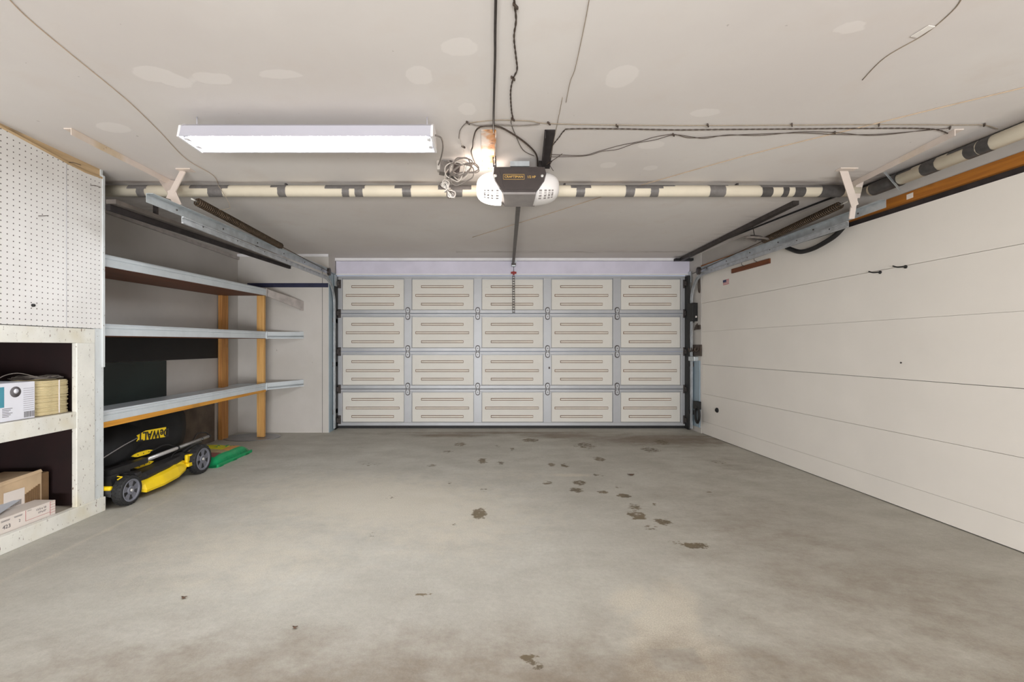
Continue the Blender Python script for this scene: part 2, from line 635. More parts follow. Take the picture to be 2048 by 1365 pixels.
# ------------------------------------------------------------------ setting
def sheet(name, x0, x1, y0, y1, z, step, mat_, fn, up=True):
    nx, ny = int((x1-x0)/step)+1, int((y1-y0)/step)+1
    xs, ys = np.linspace(x0, x1, nx), np.linspace(y0, y1, ny)
    X, Y = np.meshgrid(xs, ys)
    co = np.stack([X.ravel(), Y.ravel(), np.zeros(nx*ny)], 1)
    idx = np.arange(nx*ny).reshape(ny, nx)
    q = np.stack([idx[:-1, :-1].ravel(), idx[:-1, 1:].ravel(), idx[1:, 1:].ravel(), idx[1:, :-1].ravel()], 1)
    if not up:
        q = q[:, ::-1]
    me = bpy.data.meshes.new(name)
    me.vertices.add(len(co))
    me.vertices.foreach_set('co', co.ravel())
    me.loops.add(q.size)
    me.loops.foreach_set('vertex_index', q.ravel().astype(np.int32))
    me.polygons.add(len(q))
    me.polygons.foreach_set('loop_start', (np.arange(len(q))*4).astype(np.int32))
    me.update(calc_edges=True)
    me.validate()
    a = me.color_attributes.new('stain_tone', 'FLOAT_COLOR', 'POINT')
    c = np.ones((len(co), 4), np.float32)
    c[:, :3] = fn(co[:, 0], co[:, 1])
    a.data.foreach_set('color', c.ravel())
    me.materials.append(mat_)
    o = bpy.data.objects.new(name, me)
    o.location = (0, 0, z)
    COL.objects.link(o)
    WORLD[o.name] = Vector((0, 0, z))
    return structure(o)


def blob(x, y, c, rx, ry, ang=0.0, soft=0.6):
    dx, dy = x-c[0], y-c[1]
    ca, sa = math.cos(ang), math.sin(ang)
    u, v = (dx*ca+dy*sa)/rx, (-dx*sa+dy*ca)/ry
    d = np.sqrt(u*u+v*v)
    return np.clip((1.0+soft-d)/(2*soft), 0, 1)


def floor_stains(x, y):
    r, g, b = np.zeros_like(x), np.zeros_like(x), np.zeros_like(x)
    # px, py, half width px, half height px, strength: spots measured on the floor
    for px, py, hw, hh, s in ((959, 1028, 17, 13, .95), (846, 1191, 17, 5, .95), (1058, 1318, 24, 9, .95), (1075, 1334, 14, 12, .9), (1392, 1092, 30, 7, .95),
                              (1350, 1086, 16, 7, .7), (1325, 1044, 18, 8, .95), (1274, 1032, 20, 11, .9), (1268, 1014, 18, 8, .75),
                              (1300, 1055, 20, 6, .65), (1247, 992, 16, 5, .95), (1206, 985, 14, 4, .85), (1153, 981, 16, 6, .9),
                              (1158, 966, 16, 6, .85), (1095, 967, 14, 5, .75), (1103, 930, 10, 4, .85), (1129, 932, 9, 5, .85),
                              (1199, 919, 14, 5, .85), (965, 922, 11, 7, .85), (1000, 926, 10, 5, .7), (896, 904, 12, 3, .7),
                              (920, 889, 16, 5, .75), (866, 931, 16, 4, .65), (899, 966, 9, 4, .65), (968, 981, 12, 5, .6),
                              (1170, 892, 26, 8, .7), (1060, 881, 20, 5, .8), (1024, 899, 10, 4, .65), (994, 893, 8, 4, .6),
                              (907, 1049, 6, 3, .9), (786, 994, 12, 6, .6), (1197, 951, 18, 4, .6), (1323, 885, 18, 6, .8),
                              (1300, 900, 22, 7, .7), (1440, 925, 18, 5, .6), (1420, 985, 7, 3, .8), (1310, 1009, 6, 4, .85),
                              (1236, 975, 10, 4, .6), (1430, 1270, 20, 8, .5), (740, 1070, 20, 8, .45), (740, 930, 24, 6, .5)):
        c = floor_pt(px, py)
        e = floor_pt(px, py+hh)
        r = np.maximum(r, s*blob(x, y, c, max(hw*c.y/F, .02), max(abs(c.y-e.y), .02), 0, .45))
    for px, py, rx, ry, ang, s in ((1330, 1265, .12, .42, .5, 1.0), (1385, 1330, .15, .22, .4, .9), (1260, 1200, .09, .2, .5, .7),
                                   (1140, 951, .25, .06, 0, .7), (1000, 1150, .5, .3, .4, .25), (760, 1000, 1.3, .7, .3, .75), (500, 1100, .9, .6, .2, .55), (900, 1050, .7, .6, 0, .6),
                                   (900, 875, .5, .04, 0, .55), (820, 866, .25, .03, 0, .6), (1000, 950, .8, .35, 0, .4)):
        c = floor_pt(px, py)
        g = np.maximum(g, s*blob(x, y, c, rx, ry, -ang, .7))
    # pale scraped line beside the cabinet
    g = np.maximum(g, .55*np.exp(-((x+2.35)/.035)**2)*(y < 3.4))
    g = np.where((np.abs((x-floor_pt(1350, 1320)[0])) < .09) & (np.abs(y-floor_pt(1350, 1320)[1]) < .05), g*.25, g)
    for px, py, rx, ry, s in ((1330, 880, .9, .34, 1.1), (1120, 872, .45, .16, 1.1), (900, 871, .5, .13, 1.0), (1010, 866, 1.3, .07, 1.0), (1000, 1400, 2.4, .34, .78), (1250, 1340, 1.3, .3, .5),
                              (1470, 930, .35, .5, .45), (740, 868, .35, .08, .55), (1560, 1080, .6, 1.3, .42), (1750, 1200, .7, .8, .5), (1250, 1330, 1.2, .35, .40), (1950, 1250, .6, 1.0, .5)):
        c = floor_pt(px, py)
        b = np.maximum(b, s*blob(x, y, c, rx, ry, 0, .8))
    return np.stack([r, g, b], 1)


def ceil_tones(x, y):
    r, g = np.zeros_like(x), np.zeros_like(x)
    for px, py, hw, hh in ((310, 152, 42, 16), (352, 165, 30, 14), (425, 160, 40, 12), (560, 152, 45, 9), (838, 154, 26, 18), (920, 97, 36, 18),
                           (1243, 157, 30, 22), (935, 221, 18, 12), (228, 258, 32, 10), (1410, 228, 30, 8), (1303, 292, 26, 8), (1216, 332, 16, 6),
                           (1301, 338, 14, 5), (1700, 60, 30, 12)):
        c = ceil_pt(px, py)
        e = ceil_pt(px, py+hh)
        g = np.maximum(g, blob(x, y, c, hw*c.y/F, abs(e.y-c.y), 0, .35))
    # darker along the strip over the pipe, and at both side walls past it
    r = np.maximum(r, .75*np.exp(-((y-3.40)/.035)**2))
    r = np.maximum(r, .8*blob(x, y, (2.75, 3.5), .35, .3, 0, .8))
    r = np.maximum(r, .45*blob(x, y, (2.7, 4.7), .4, 1.6, 0, .8))
    r = np.maximum(r, .45*blob(x, y, (-2.9, 4.7), .5, 1.6, 0, .8))
    r = np.maximum(r, .5*np.exp(-((y-5.9)/.12)**2)*(np.abs(x-1.2) < 1.6))
    return np.stack([r, g, r*0], 1)


YB, YF = -3.2, 6.04             # back wall, front wall face
XL = -3.28


def xr(y, d=0.0):               # right wall face (not quite square to the door)
    return 3.057-0.0344*y-d


sheet('floor', XL-0.1, 3.3, YB-0.05, 6.75, 0.0, 0.03, M_floor, floor_stains)
sheet('ceiling', XL-0.1, 3.3, YB-0.05, 6.75, CEIL, 0.03, M_ceil, ceil_tones, up=False)

structure(MB().box(XL-0.12, XL, YB, 6.2, 0, CEIL).build('wall_left', M_wall_left))
structure(MB().box(XL-0.12, 3.3, YB-0.12, YB, 0, CEIL).build('wall_back', M_wall))
# front wall: the piece left of the door and the narrow piece right of it
mb = MB().box(XL, -2.075, YF, 6.36, 0, CEIL)
mb.hexa([(2.845, 5.99, 0), (2.838, 6.45, 0), (2.95, 6.45, 0), (2.95, 5.99, 0)], [(2.845, 5.99, CEIL), (2.838, 6.45, CEIL), (2.95, 6.45, CEIL), (2.95, 5.99, CEIL)])
wf = structure(mb.build('wall_front', M_wall))
MB().box(-2.075, -2.068, YF+0.003, 6.36, 0, 2.15).build('jamb_lining', M_jamb, wf)
MB().box(-2.16, -2.156, YF-0.003, YF, 0, 2.2).build('corner_seam', M_tape_dark, wf)
MB().box(-3.15, -2.08, YF-0.012, YF, 1.93, 1.985).build('painted_strip', M_navy, wf)
# right wall: backing, then one object per board
mb = MB()
mb.hexa([(xr(YB, -.02), YB, 0), (xr(6.4, -.02), 6.4, 0), (xr(6.4, -.14), 6.4, 0), (xr(YB, -.14), YB, 0)],
        [(xr(YB, -.02), YB, CEIL), (xr(6.4, -.02), 6.4, CEIL), (xr(6.4, -.14), 6.4, CEIL), (xr(YB, -.14), YB, CEIL)])
wr = structure(mb.build('wall_right', M_tar))


def wall_board(name, z0, z1, d0, d1, m, z0e=None, z1e=None, y0=YB, y1=5.985):
    z0e, z1e = z0 if z0e is None else z0e, z1 if z1e is None else z1e
    b = MB().hexa([(xr(y0, d0), y0, z0), (xr(y1, d0), y1, z0e), (xr(y1, d1), y1, z0e), (xr(y0, d1), y0, z0)],
                  [(xr(y0, d0), y0, z1), (xr(y1, d0), y1, z1e), (xr(y1, d1), y1, z1e), (xr(y0, d1), y0, z1)])
    return b.build(name, m, wr)


zs = [0.006, 0.168, 0.527, 0.910, 1.338, 1.710, 2.104]
SEAM = (.0, .0010, .0010, .0018, .0008, .0013, .0)
for i in range(6):
    k = (0.0, 0.0015, -0.0012, 0.002, 0.0, 0.001)[i]
    wall_board('board', zs[i]+SEAM[i], zs[i+1]-SEAM[i+1], -.02, k, M_plank)
wall_board('timber_rail', 2.142, 2.228, -.02, .012, M_orange, 2.15, 2.21)
wall_board('top_board', 2.232, CEIL, -.02, .002, M_grey_board, 2.212)
wall_board('floor_seal', 0.0, 0.006, -.02, -.008, M_tar)
# trims
structure(MB().box(XL, XL+.022, 3.17, YF, 2.295, 2.33).build('trim_1', M_lip_worn))
mb = MB().box(-2.064, 2.835, 6.305, 6.42, 2.150, 2.328)
hd = structure(mb.build('trim_2', M_header))
hd['label'] = 'pale lavender header board above the garage door'
MB().box(-2.075, 2.835, 6.29, 6.42, 2.332, CEIL-.002).build('header_cap', M_white, hd)
MB().box(-2.064, 2.835, 6.294, 6.31, 2.135, 2.152).build('header_edge', M_white, hd)
structure(MB().box(XL, -2.075, YF-.02, YF, 2.335, CEIL-.002).build('trim_3', M_white))

# drywall seam strips and the darker strip of board above the pipe
def seam(name, pts, wd, m):
    mb = MB()
    for a, b in zip(pts, pts[1:]):
        mb.bar(a, b, wd, 0.004, side=(b-a).cross(Vector((0, 0, 1))))
    return structure(mb.build(name, m))


# ------------------------------------------------------------------ garage door
YD = 6.37


def dX(px):
    return (px-CX)*YD/F


def dZ(py):
    return HZ-(py-CY)*YD/F


door = bpy.data.objects.new('door_1', None)
COL.objects.link(door)
door.location = (dX(1024), YD+.03, 0)
WORLD[door.name] = Vector(door.location)
structure(door)
door['label'] = 'closed white steel sectional garage door of four rows of panels'
rows = [(2.135, 1.606), (1.606, 1.074), (1.074, .549), (.549, .03)]
px_st = [(675, 684), (808, 823.5), (947.5, 963.5), (1087, 1103), (1226, 1242), (1362, 1373)]
rib_py = [(573.5, 591, 608.5), (649, 666, 684), (724, 742, 759), (799.5, 817, 834)]
pan = rib_s = rib_l = rail = None
for r, (zt, zb) in enumerate(rows):
    sec = MB().box(dX(675), dX(1373), YD+.03, YD+.06, zb+.002, zt-.002).build('section', M_dsteel, door)
    for i, (a, b) in enumerate(px_st):
        MB().box(dX(a), dX(b), YD+.004, YD+.03, zb+.03, zt-.03, bev=.004).build('stile', M_dsteel, sec)
    for i in range(5):
        x0, x1 = dX(px_st[i][1])+.004, dX(px_st[i+1][0])-.004
        MB().box(x0, x1, YD+.018, YD+.031, zb+.055, zt-.05, bev=.004).build('panel', M_dpanel, sec)
        xc = (x0+x1)/2-.008
        for k, py in enumerate(rib_py[r]):
            hw = .372 if k == 1 else .293
            z = dZ(py)
            rb = MB().box(xc-hw-.004, xc+hw+.004, YD+.014, YD+.02, z-.0175, z+.0175, 0)
            rb.box(xc-hw+.003, xc+hw, YD+.007, YD+.02, z-.0105, z+.0105, 1, bev=.003)
            rb.build('rib', [M_drust, M_drib], sec)
    MB().box(dX(675), dX(1373), YD-.002, YD+.03, zt-.035, zt-.004, bev=.004).build('rail', M_dsteel, sec)
    MB().box(dX(675), dX(1373), YD-.006, YD+.03, zb+.004, zb+.052, bev=.005).build('rail', M_dsteel, sec)
MB().box(dX(673), dX(1374), YD-.005, YD+.05, 0.0, .032).build('bottom_seal', M_black, door)
# hinges
hx = [dX((a+b)/2) for a, b in px_st[1:5]]
h0 = None
for zt, zb in rows[:3]:
    for x in hx:
        if h0 is None:
            mb = MB()
            n = 20
            for (dz0, dz1, r) in ((.010, .076, .023), (-.076, -.010, .023)):
                pts = [(x+r*math.cos(t), YD-.018, zb+(dz1-r if math.sin(t) > 0 else dz0+r)+r*math.sin(t)) for t in [2*PI*k/n for k in range(n)]]
                mb.prism(pts, (0, .014, 0))
                c0 = Vector((x, YD-.018, zb+(dz0+dz1)/2))
                mb.prism([c0+(Vector(p)-c0)*1.38+Vector((0, .005, 0)) for p in pts], (0, .010, 0), 1)
                mb.lathe([(.006, 0), (.006, .006)], (x, YD-.018, zb+(dz0+dz1)/2), (0, -1, 0), 8, 1)
            mb.tube([(x-.024, YD-.016, zb), (x+.024, YD-.016, zb)], .012, 8)
            h0 = mb.build('hinge', [M_dsteel, M_darksteel], door, origin=(x, YD, zb))
        else:
            again(h0, door, (x, YD, zb))
# roller brackets at both edges
for sx, x in ((-1, dX(679)), (1, dX(1369))):
    for z in (2.02, 1.606, 1.074, .549, .12):
        mb = MB().box(x-.022, x+.022, YD-.012, YD, z-.06, z+.06, bev=.004)
        mb.box(x+sx*.006-.02, x+sx*.006+.02, YD-.07, YD-.01, z-.03, z+.03)
        mb.tube([(x-sx*.02, YD-.05, z), (x+sx*.05, YD-.05, z)], .008, 8)
        mb.build('roller_bracket', M_darksteel, door)
MB().box(dX(1100)-.02, dX(1100)+.0, YD-.001, YD+.006, .83, .86).build('bolt_head', M_darksteel, door)
# lifting arm
mb = MB()
xa = dX(1027)
mb.box(xa-.017, xa-.011, YD-.02, YD-.012, dZ(627), dZ(552))
mb.box(xa+.011, xa+.017, YD-.02, YD-.012, dZ(627), dZ(552))
k = dZ(627)+.008
while k < dZ(553):
    mb.box(xa-.017, xa+.017, YD-.02, YD-.012, k, k+.011)
    k += .036
mb.build('lift_arm', M_darksteel, door)

# ------------------------------------------------------------------ door tracks
C_PROF = [(0, -.023), (.016, -.023), (.016, -.016), (.004, -.016), (.004, .016), (.016, .016), (.016, .023), (0, .023)]


def track(side, x, yv, y_end, z_v, z_end, ang, label):
    t = thing('door_track', (x, yv, 0), label, 'track')
    R = .34
    path = [(x, yv, 0.03), (x, yv, 0.9), (x, yv, z_v-R)]
    for k in range(1, 12):
        a = PI/2*k/12
        path.append((x, yv-R+R*math.cos(a), z_v-R+R*math.sin(a)))
    path += [(x, yv-R, z_v), (x, (yv-R+y_end)/2, (z_v+z_end)/2), (x, y_end, z_end)]
    prof = [(-u*side, v) for u, v in C_PROF]
    MB().sweep(path, prof).build('rail', M_track, t)
    (ya, za), (yb, zb) = ang
    mb = MB()
    xo = x+side*.022
    mb.bar((xo, ya, za), (xo, yb, zb), .004, .055, side=(1, 0, 0))
    mb.bar((xo-side*.02, ya, za+.027), (xo-side*.02, yb, zb+.027), .042, .004, side=(1, 0, 0))
    mb.build('angle_iron', M_galv, t)
    mb = MB()
    n = 6
    for k in range(n):
        f = (k+.5)/n
        y, z = y_end+(yv-R-y_end)*f, z_end+(z_v-z_end)*f
        mb.lathe([(.007, 0), (.007, .004)], (x-side*.001, y, z+.012), (-side, 0, 0), 8)
        y, z = ya+(yb-ya)*f, za+(zb-za)*f
        mb.lathe([(.007, 0), (.007, .005)], (xo-side*.001, y, z), (-side, 0, 0), 8)
    mb.build('rivets', M_darksteel, t)['kind'] = 'stuff'
    for z in (.25, .9, 1.5):
        MB().box(min(x, x+side*.05), max(x, x+side*.05), yv-.02, yv+.16, z-.03, z+.03).build('wall_bracket', M_darksteel, t)
    MB().box(x-.004, x+.004, yv+.03, yv+.13, z_v-.06, z_v+.09).build('flag_plate', M_galv, t)
    return t


track(-1, -2.055, 6.19, 3.08, 2.035, 2.0, ((2.79, 2.055), (6.05, 2.135)),
      'left galvanised door track running over the wooden storage shelves')
track(1, 2.815, 6.19, 3.52, 2.085, 2.09, ((3.22, 2.155), (6.05, 2.145)),
      'right galvanised door track curving down beside the white boarded wall')
# black rubber weather strips beside the door
for x, lab in ((-2.062, 'black rubber weather strip along the left edge of the garage door'), (2.80, 'black rubber weather strip along the right edge of the garage door')):
    tag(MB().box(x-.007, x+.007, 6.24, 6.36, 0.0, 2.12, bev=.003).build('weather_strip', M_black), lab, 'weather strip')


def spring(name, a, b, f0, f1, label):
    a, b = Vector(a), Vector(b)
    t = thing(name, a, label, 'spring')
    MB().tube(helix([a.lerp(b, f0), a.lerp(b, f1)], .026, .021, 9), .0056, 5).build('coil', M_spring, t)
    MB().tube([a, a.lerp(b, f0)], .006, 6).build('hook', M_bolt, t)
    MB().tube([a.lerp(b, f0*.9), a.lerp(b, f1)], .007, 6).build('safety_cable', M_spring, t)
    MB().tube([a.lerp(b, f1), b], .004, 6).build('lift_cable', M_spring, t)
    e = a.lerp(b, .93)
    mb = MB().lathe([(.012, -.012), (.05, -.012), (.05, -.008), (.04, 0), (.05, .008), (.05, .012), (.012, .012)], e, (1, 0, 0), 18)
    mb.build('pulley', M_darksteel, t)


spring('extension_spring', (-2.02, 3.13, 2.16), (-2.02, 6.1, 2.11), .02, .46, 'long coiled extension spring above the left door track')
spring('extension_spring', (2.73, 3.42, 2.235), (2.78, 6.1, 2.12), .03, .40, 'long coiled extension spring above the right door track')

# ------------------------------------------------------------------ hangers that carry the tracks
t = thing('track_hanger', (-2.3, 3.2, CEIL), 'white painted angle iron on the ceiling with straps to the left track', 'bracket')
A, B = ceil_pt(135, 257, CEIL-.004), ceil_pt(338, 362, CEIL-.004)
MB().bar(A, B, .045, .006, side=(1, 0, 0)).bar(A+Vector((.02, 0, -.018)), B+Vector((.02, 0, -.018)), .005, .036, side=(1, 0, 0)).build('ceiling_angle', M_paint_metal, t)
MB().bar(P(366, 343, 3.17), P(338, 398, 3.12), .042, .008, side=(1, 0, .2)).build('strap', M_paint_metal, t)
MB().hexa([P(314, 356, 3.34), P(352, 362, 3.34), P(352, 362, 3.348), P(314, 356, 3.348)], [P(342, 398, 3.15), P(357, 402, 3.15), P(357, 402, 3.158), P(342, 398, 3.158)]).build('strap', M_paint_metal, t)
MB().bar(P(342, 380, 3.14), P(356, 412, 3.10), .05, .008, side=(1, 0, 0)).build('strap', M_paint_metal, t)
MB().box(-2.13, -2.03, 3.13, 3.19, CEIL-.008, CEIL-.001).build('ceiling_plate', M_paint_metal, t)
t = thing('track_hanger', (2.7, 3.3, CEIL), 'white painted angle iron on the ceiling with straps to the right track', 'bracket')
A, B = ceil_pt(1918, 259, CEIL-.004), ceil_pt(1708, 366, CEIL-.004)
MB().bar(A, B, .05, .006, side=(1, 0, 0)).bar(A+Vector((-.022, 0, -.018)), B+Vector((-.022, 0, -.018)), .005, .036, side=(1, 0, 0)).build('ceiling_angle', M_paint_metal, t)
MB().bar(P(1686, 338, 3.16), P(1710, 412, 3.34), .045, .008, side=(1, 0, 0)).build('strap', M_paint_metal, t)
MB().bar(P(1720, 362, 3.38), P(1712, 396, 3.40), .05, .01, side=(1, 0, 0)).build('strap', M_paint_metal, t)
MB().bar(P(1710, 390, 3.38), P(1703, 438, 3.42), .04, .008, side=(1, 0, 0)).build('strap', M_paint_metal, t)
MB().box(2.44, 2.56, 3.12, 3.17, CEIL-.008, CEIL-.001).build('ceiling_plate', M_paint_metal, t)

# dark old rails slung under the ceiling on both sides
t = thing('old_rail', (-2.6, 3.2, 2.2), 'long dark steel rail slung along the ceiling over the left shelves', 'rail')
MB().bar((-2.61, 3.175, 2.155), (-2.57, YF-.005, 2.225), .07, .03).build('rail', M_oldrail, t)
MB().bar((-2.63, 3.175, 2.115), (-2.59, YF-.005, 2.195), .03, .04).build('lower_rail', M_tar, t)
for y in (3.6, 5.2):
    z = 2.155+(y-3.165)/2.87*.07
    MB().box(-2.62, -2.59, y-.01, y+.01, z, CEIL).build('hanger', M_darksteel, t)
t = thing('old_rail', (2.6, 5, 2.33), 'dark grey channel rail fixed along the ceiling beside the right door track', 'rail')
A, B = P(1592, 405, 3.83), P(1362, 520, 6.24)
MB().bar(A, B, .05, .04).build('rail', M_darksteel, t)
MB().box(2.60, 2.98, 6.2, 6.27, 2.318, 2.35).build('cross_bar', M_black, t)
for f in (.1, .6):
    p = A.lerp(B, f)
    MB().box(p.x-.015, p.x+.015, p.y-.012, p.y+.012, p.z, CEIL).build('hanger', M_darksteel, t)
t = thing('cable_pulley', P(1505, 480, 4.45), 'dark pulley in a rounded grey fork hanging near the right track', 'pulley')
c = P(1505, 480, 4.45)
mb = MB().tube(spline([c+Vector((.1, .12, .02)), c+Vector((-.08, -.02, .015)), c+Vector((-.13, -.1, 0)), c+Vector((-.1, -.16, -.012)), c+Vector((.02, -.13, -.012)), c+Vector((.2, 0, 0))], 6), .011, 8)
mb.build('fork', M_cord_grey, t)
MB().lathe([(.01, -.016), (.055, -.016), (.045, 0), (.055, .016), (.01, .016)], c+Vector((-.02, -.09, 0)), (.2, -.2, 1), 20).build('sheave', M_darksteel, t)
MB().tube([c+Vector((.1, .12, .02)), c+Vector((.12, .2, CEIL-c.z))], .004, 6).build('hook', M_darksteel, t)

# ------------------------------------------------------------------ PVC pipes with their tape
def pipe(a, b, r, label):
    a, b = Vector(a), Vector(b)
    t = thing('pvc_pipe', a, label, 'pipe')
    MB().lathe([(r*.9, .0), (r, .002), (r, (b-a).length-.002), (r*.9, (b-a).length)], a, b-a, 28).build('tube', M_pvc, t)
    return t


def tape(t, a, b, r, s0, s1, f0, f1, m, name='tape_strip', skew=0.0):
    """a piece of tape lying on the pipe a-b from s0 to s1 metres, between angles f0 and f1 (0 = facing the room)"""
    a, b = Vector(a), Vector(b)
    ax = (b-a).normalized()
    e = ax.cross(Vector((0, 0, 1))).normalized()
    if e.dot(Vector((0, 1.5, HZ))-a) < 0:
        e = -e
    up = Vector((0, 0, 1))
    n, k = 14, 2
    vs = []
    for i in range(n+1):
        f = math.radians(f0+(f1-f0)*i/n)
        for j in range(k+1):
            s = s0+(s1-s0)*j/k+skew*(i/n-.5)+random.uniform(-.0015, .0015)
            vs.append(a+ax*s+(e*math.cos(f)+up*math.sin(f))*(r+.0012))
    for i in range(n+1):
        for j in range(k+1):
            vs.append(vs[i*(k+1)+j]+(a+ax*((vs[i*(k+1)+j]-a).dot(ax))-vs[i*(k+1)+j]).normalized()*.0018)
    w_, N = k+1, (n+1)*(k+1)
    fs = []
    for i in range(n):
        for j in range(k):
            q = (i*w_+j, i*w_+j+1, (i+1)*w_+j+1, (i+1)*w_+j)
            fs += [q, tuple(x+N for x in q[::-1])]
    return MB().add(vs, fs, 0, True).build(name, m, t)


YP, ZP, RP = 3.42, 2.312, .0415
PA, PB = (-2.87, YP, ZP), (2.80, YP, ZP)
t = pipe(PA, PB, RP, 'long cream pvc pipe crossing the garage under the ceiling')


def sx(px):
    return (px-CX)*YP/F+2.87


for x0, x1, f0, f1 in ((262, 300, 5, 100), (385, 461, 8, 100), (545, 573, 20, 100), (653, 732, 5, 100), (791, 824, 8, 100), (877, 943, -5, 100),
                       (1140, 1180, 12, 100), (1249, 1323, 8, 100), (1323, 1347, 35, 100), (1413, 1453, 45, 100), (1516, 1640, 20, 100)):
    tape(t, PA, PB, RP, sx(x0), sx(x1), f0, f1, M_tape)
for x0, x1, sk in ((280, 296, .03), (421, 450, .03), (559, 575, .012), (687, 701, .02), (712, 728, .012), (806, 823, .004), (905, 926, .02),
                   (1151, 1168, 0), (1249, 1267, 0), (1298, 1314, -.01), (1416, 1447, -.012), (1519, 1540, -.02), (1560, 1572, -.012), (1584, 1605, -.01)):
    tape(t, PA, PB, RP, sx(x0), sx(x1), -115, 100, M_tape if x0 < 1500 else M_tape_dark, 'tape_wrap', sk)
tape(t, PA, PB, RP+.002, sx(1637), sx(1682), -120, 110, M_tape_dark, 'tape_wrap', .01)
for s in (-1.5, .6, 1.9):
    MB().box(s-.006, s+.006, YP+.0, YP+.03, ZP+RP-.006, CEIL).build('hanger', M_tape_dark, t)
QA, QB = (2.853, 3.36, 2.298), (2.853, .4, 2.262)
t = pipe(QA, QB, RP, 'cream pvc pipe running along the top of the right wall')


def sy(px):
    return 3.36-2.853*F/(px-CX)


tape(t, QA, QB, RP+.004, sy(1748), sy(1802), -180, 180, M_tape_dark, 'tape_wrap', 0)
tape(t, QA, QB, RP, sy(1802), sy(1832), 30, 100, M_tape_dark)
tape(t, QA, QB, RP, sy(1850), sy(1880), -120, 100, M_tape_dark, 'tape_wrap', .01)
tape(t, QA, QB, RP, sy(1905), sy(1940), 25, 100, M_tape_dark)
tape(t, QA, QB, RP, sy(1938), sy(1962), -120, 100, M_tape_dark, 'tape_wrap', .01)
tape(t, QA, QB, RP, sy(1964), sy(1990), -120, 100, M_tape_dark, 'tape_wrap', .02)
MB().bar(P(1770, 345, 3.15), P(1800, 380, 3.10), .03, .002, side=(1, .3, 0)).build('perforated_strap', M_galv, t)
MB().box(2.84, 2.866, 1.0, 1.03, 2.3, CEIL).build('hanger', M_galv, t)

# ------------------------------------------------------------------ fluorescent shop light
xa, xb = -1.572, -.280
ya, yb = 2.335, 2.536
zl = 2.224
t = thing('shop_light', ((xa+xb)/2, (ya+yb)/2, zl), 'long white twin tube shop light glowing under the ceiling', 'lamp')
yc = (ya+yb)/2
prof = [(ya, zl), (ya+.004, zl), (yc-.045, zl+.052), (yc+.045, zl+.052), (yb-.004, zl), (yb, zl), (yc+.05, zl+.057), (yc+.048, zl+.085), (yc-.048, zl+.085), (ya+.018, zl+.062)]
mb = MB().prism([(xa, y, z) for y, z in prof], (xb-xa, 0, 0))
mb.build('reflector', M_refl, t)
for x in (xa-.012, xb):
    MB().prism([(x, ya+.001, zl-.002), (x, yb-.001, zl-.002), (x, yc+.051, zl+.058), (x, yc+.049, zl+.087), (x, yc-.049, zl+.087), (x, ya+.016, zl+.063)], (.012, 0, 0)).build('end_cap', M_white, t)
for y in (yc-.045, yc+.045):
    MB().tube([(xa+.03, y, zl+.022), (xb-.03, y, zl+.022)], .0165, 14).build('tube', M_tube, t)
    for x in (xa+.006, xb-.026):
        MB().box(x, x+.02, y-.018, y+.018, zl+.004, zl+.05).build('socket', M_white, t)
for x in (xa+.03, xb-.03):
    MB().tube([(x, yc, zl+.084), (x, yc, CEIL)], .0025, 6).build('chain', M_refl, t)
a = Vector((xb+.012, yc, zl+.05))
cord = spline([a, a+Vector((.03, .03, .0)), P(886, 292, 2.62), P(883, 312, 2.75), P(877, 330, 2.90)], 6)
MB().tube(cord, .0045, 6).build('cord', M_cord_grey, t)

# ------------------------------------------------------------------ garage door opener
YO = 2.93
t = thing('door_opener', (.215, YO, 2.06), 'dark garage door opener with white light covers hung from the ceiling', 'opener')
body = [(986, 334), (1090, 334), (1093, 346), (1089, 362), (1079, 376), (1070, 386), (1006, 386), (998, 376), (989, 362), (985, 346)]
out = [P(x, y, YO) for x, y in body]
cc = sum(out, Vector())/len(out)
mb = MB()
ins = [cc+(p-cc)*.965 for p in out]
n = len(out)
fr = [p+Vector((0, -.006, 0)) for p in ins]
bk = [p+Vector((.02 if p.z < 2.2 else 0, .27, 0)) for p in out]
sd = [p+Vector((0, .01, 0)) for p in out]
vs = fr+sd+bk
fs = [tuple(range(n)), tuple(range(2*n, 3*n))]
for k in range(2):
    fs += [(k*n+i, k*n+(i+1) % n, (k+1)*n+(i+1) % n, (k+1)*n+i) for i in range(n)]
mb.add(vs, fs)
mb.build('housing', M_opener, t)
zu = P(0, 386, YO).z
MB().hexa([(.118, YO+.004, zu-.008), (.324, YO+.004, zu-.008), (.348, YO+.27, zu-.006), (.138, YO+.27, zu-.006)],
          [(.114, YO-.006, zu+.004), (.326, YO-.006, zu+.004), (.350, YO+.272, zu+.004), (.136, YO+.272, zu+.004)]).build('lower_cover', M_opener_grey, t)
MB().prism([p+Vector((0, -.009, 0)) for p in (P(1000, 345, YO), P(1078, 345, YO), P(1068, 380, YO), P(1010, 380, YO))], (0, .006, 0)).build('name_plate', M_opener, t)
for px in (991, 1084):
    MB().lathe([(.010, 0), (.010, .006), (.006, .010)], P(px, 353, YO)+Vector((0, -.006, 0)), (0, -1, 0), 14).build('screw', M_bolt, t)
k = YO/F
Mx = frame(P(1027.5, 355, YO)+Vector((0, -.0105, 0)), (1, 0, 0), (0, 0, 1))
text_mesh('CRAFTSMAN', 6.6*k, M_gold, 'lettering', t, Mx, .0006, .0002, .98)
Mx = frame(P(1062.5, 355.5, YO)+Vector((0, -.0105, 0)), (1, 0, 0), (0, 0, 1))
text_mesh('1/2 HP', 6.8*k, M_gold, 'lettering', t, Mx, .0006, .0002, .9)
mb = MB()
x0, z0 = P(1006.5, 360.3, YO).x, P(1006.5, 360.3, YO).z
x1, z1 = P(1048.5, 350, YO).x, P(1048.5, 350, YO).z
e = .0016
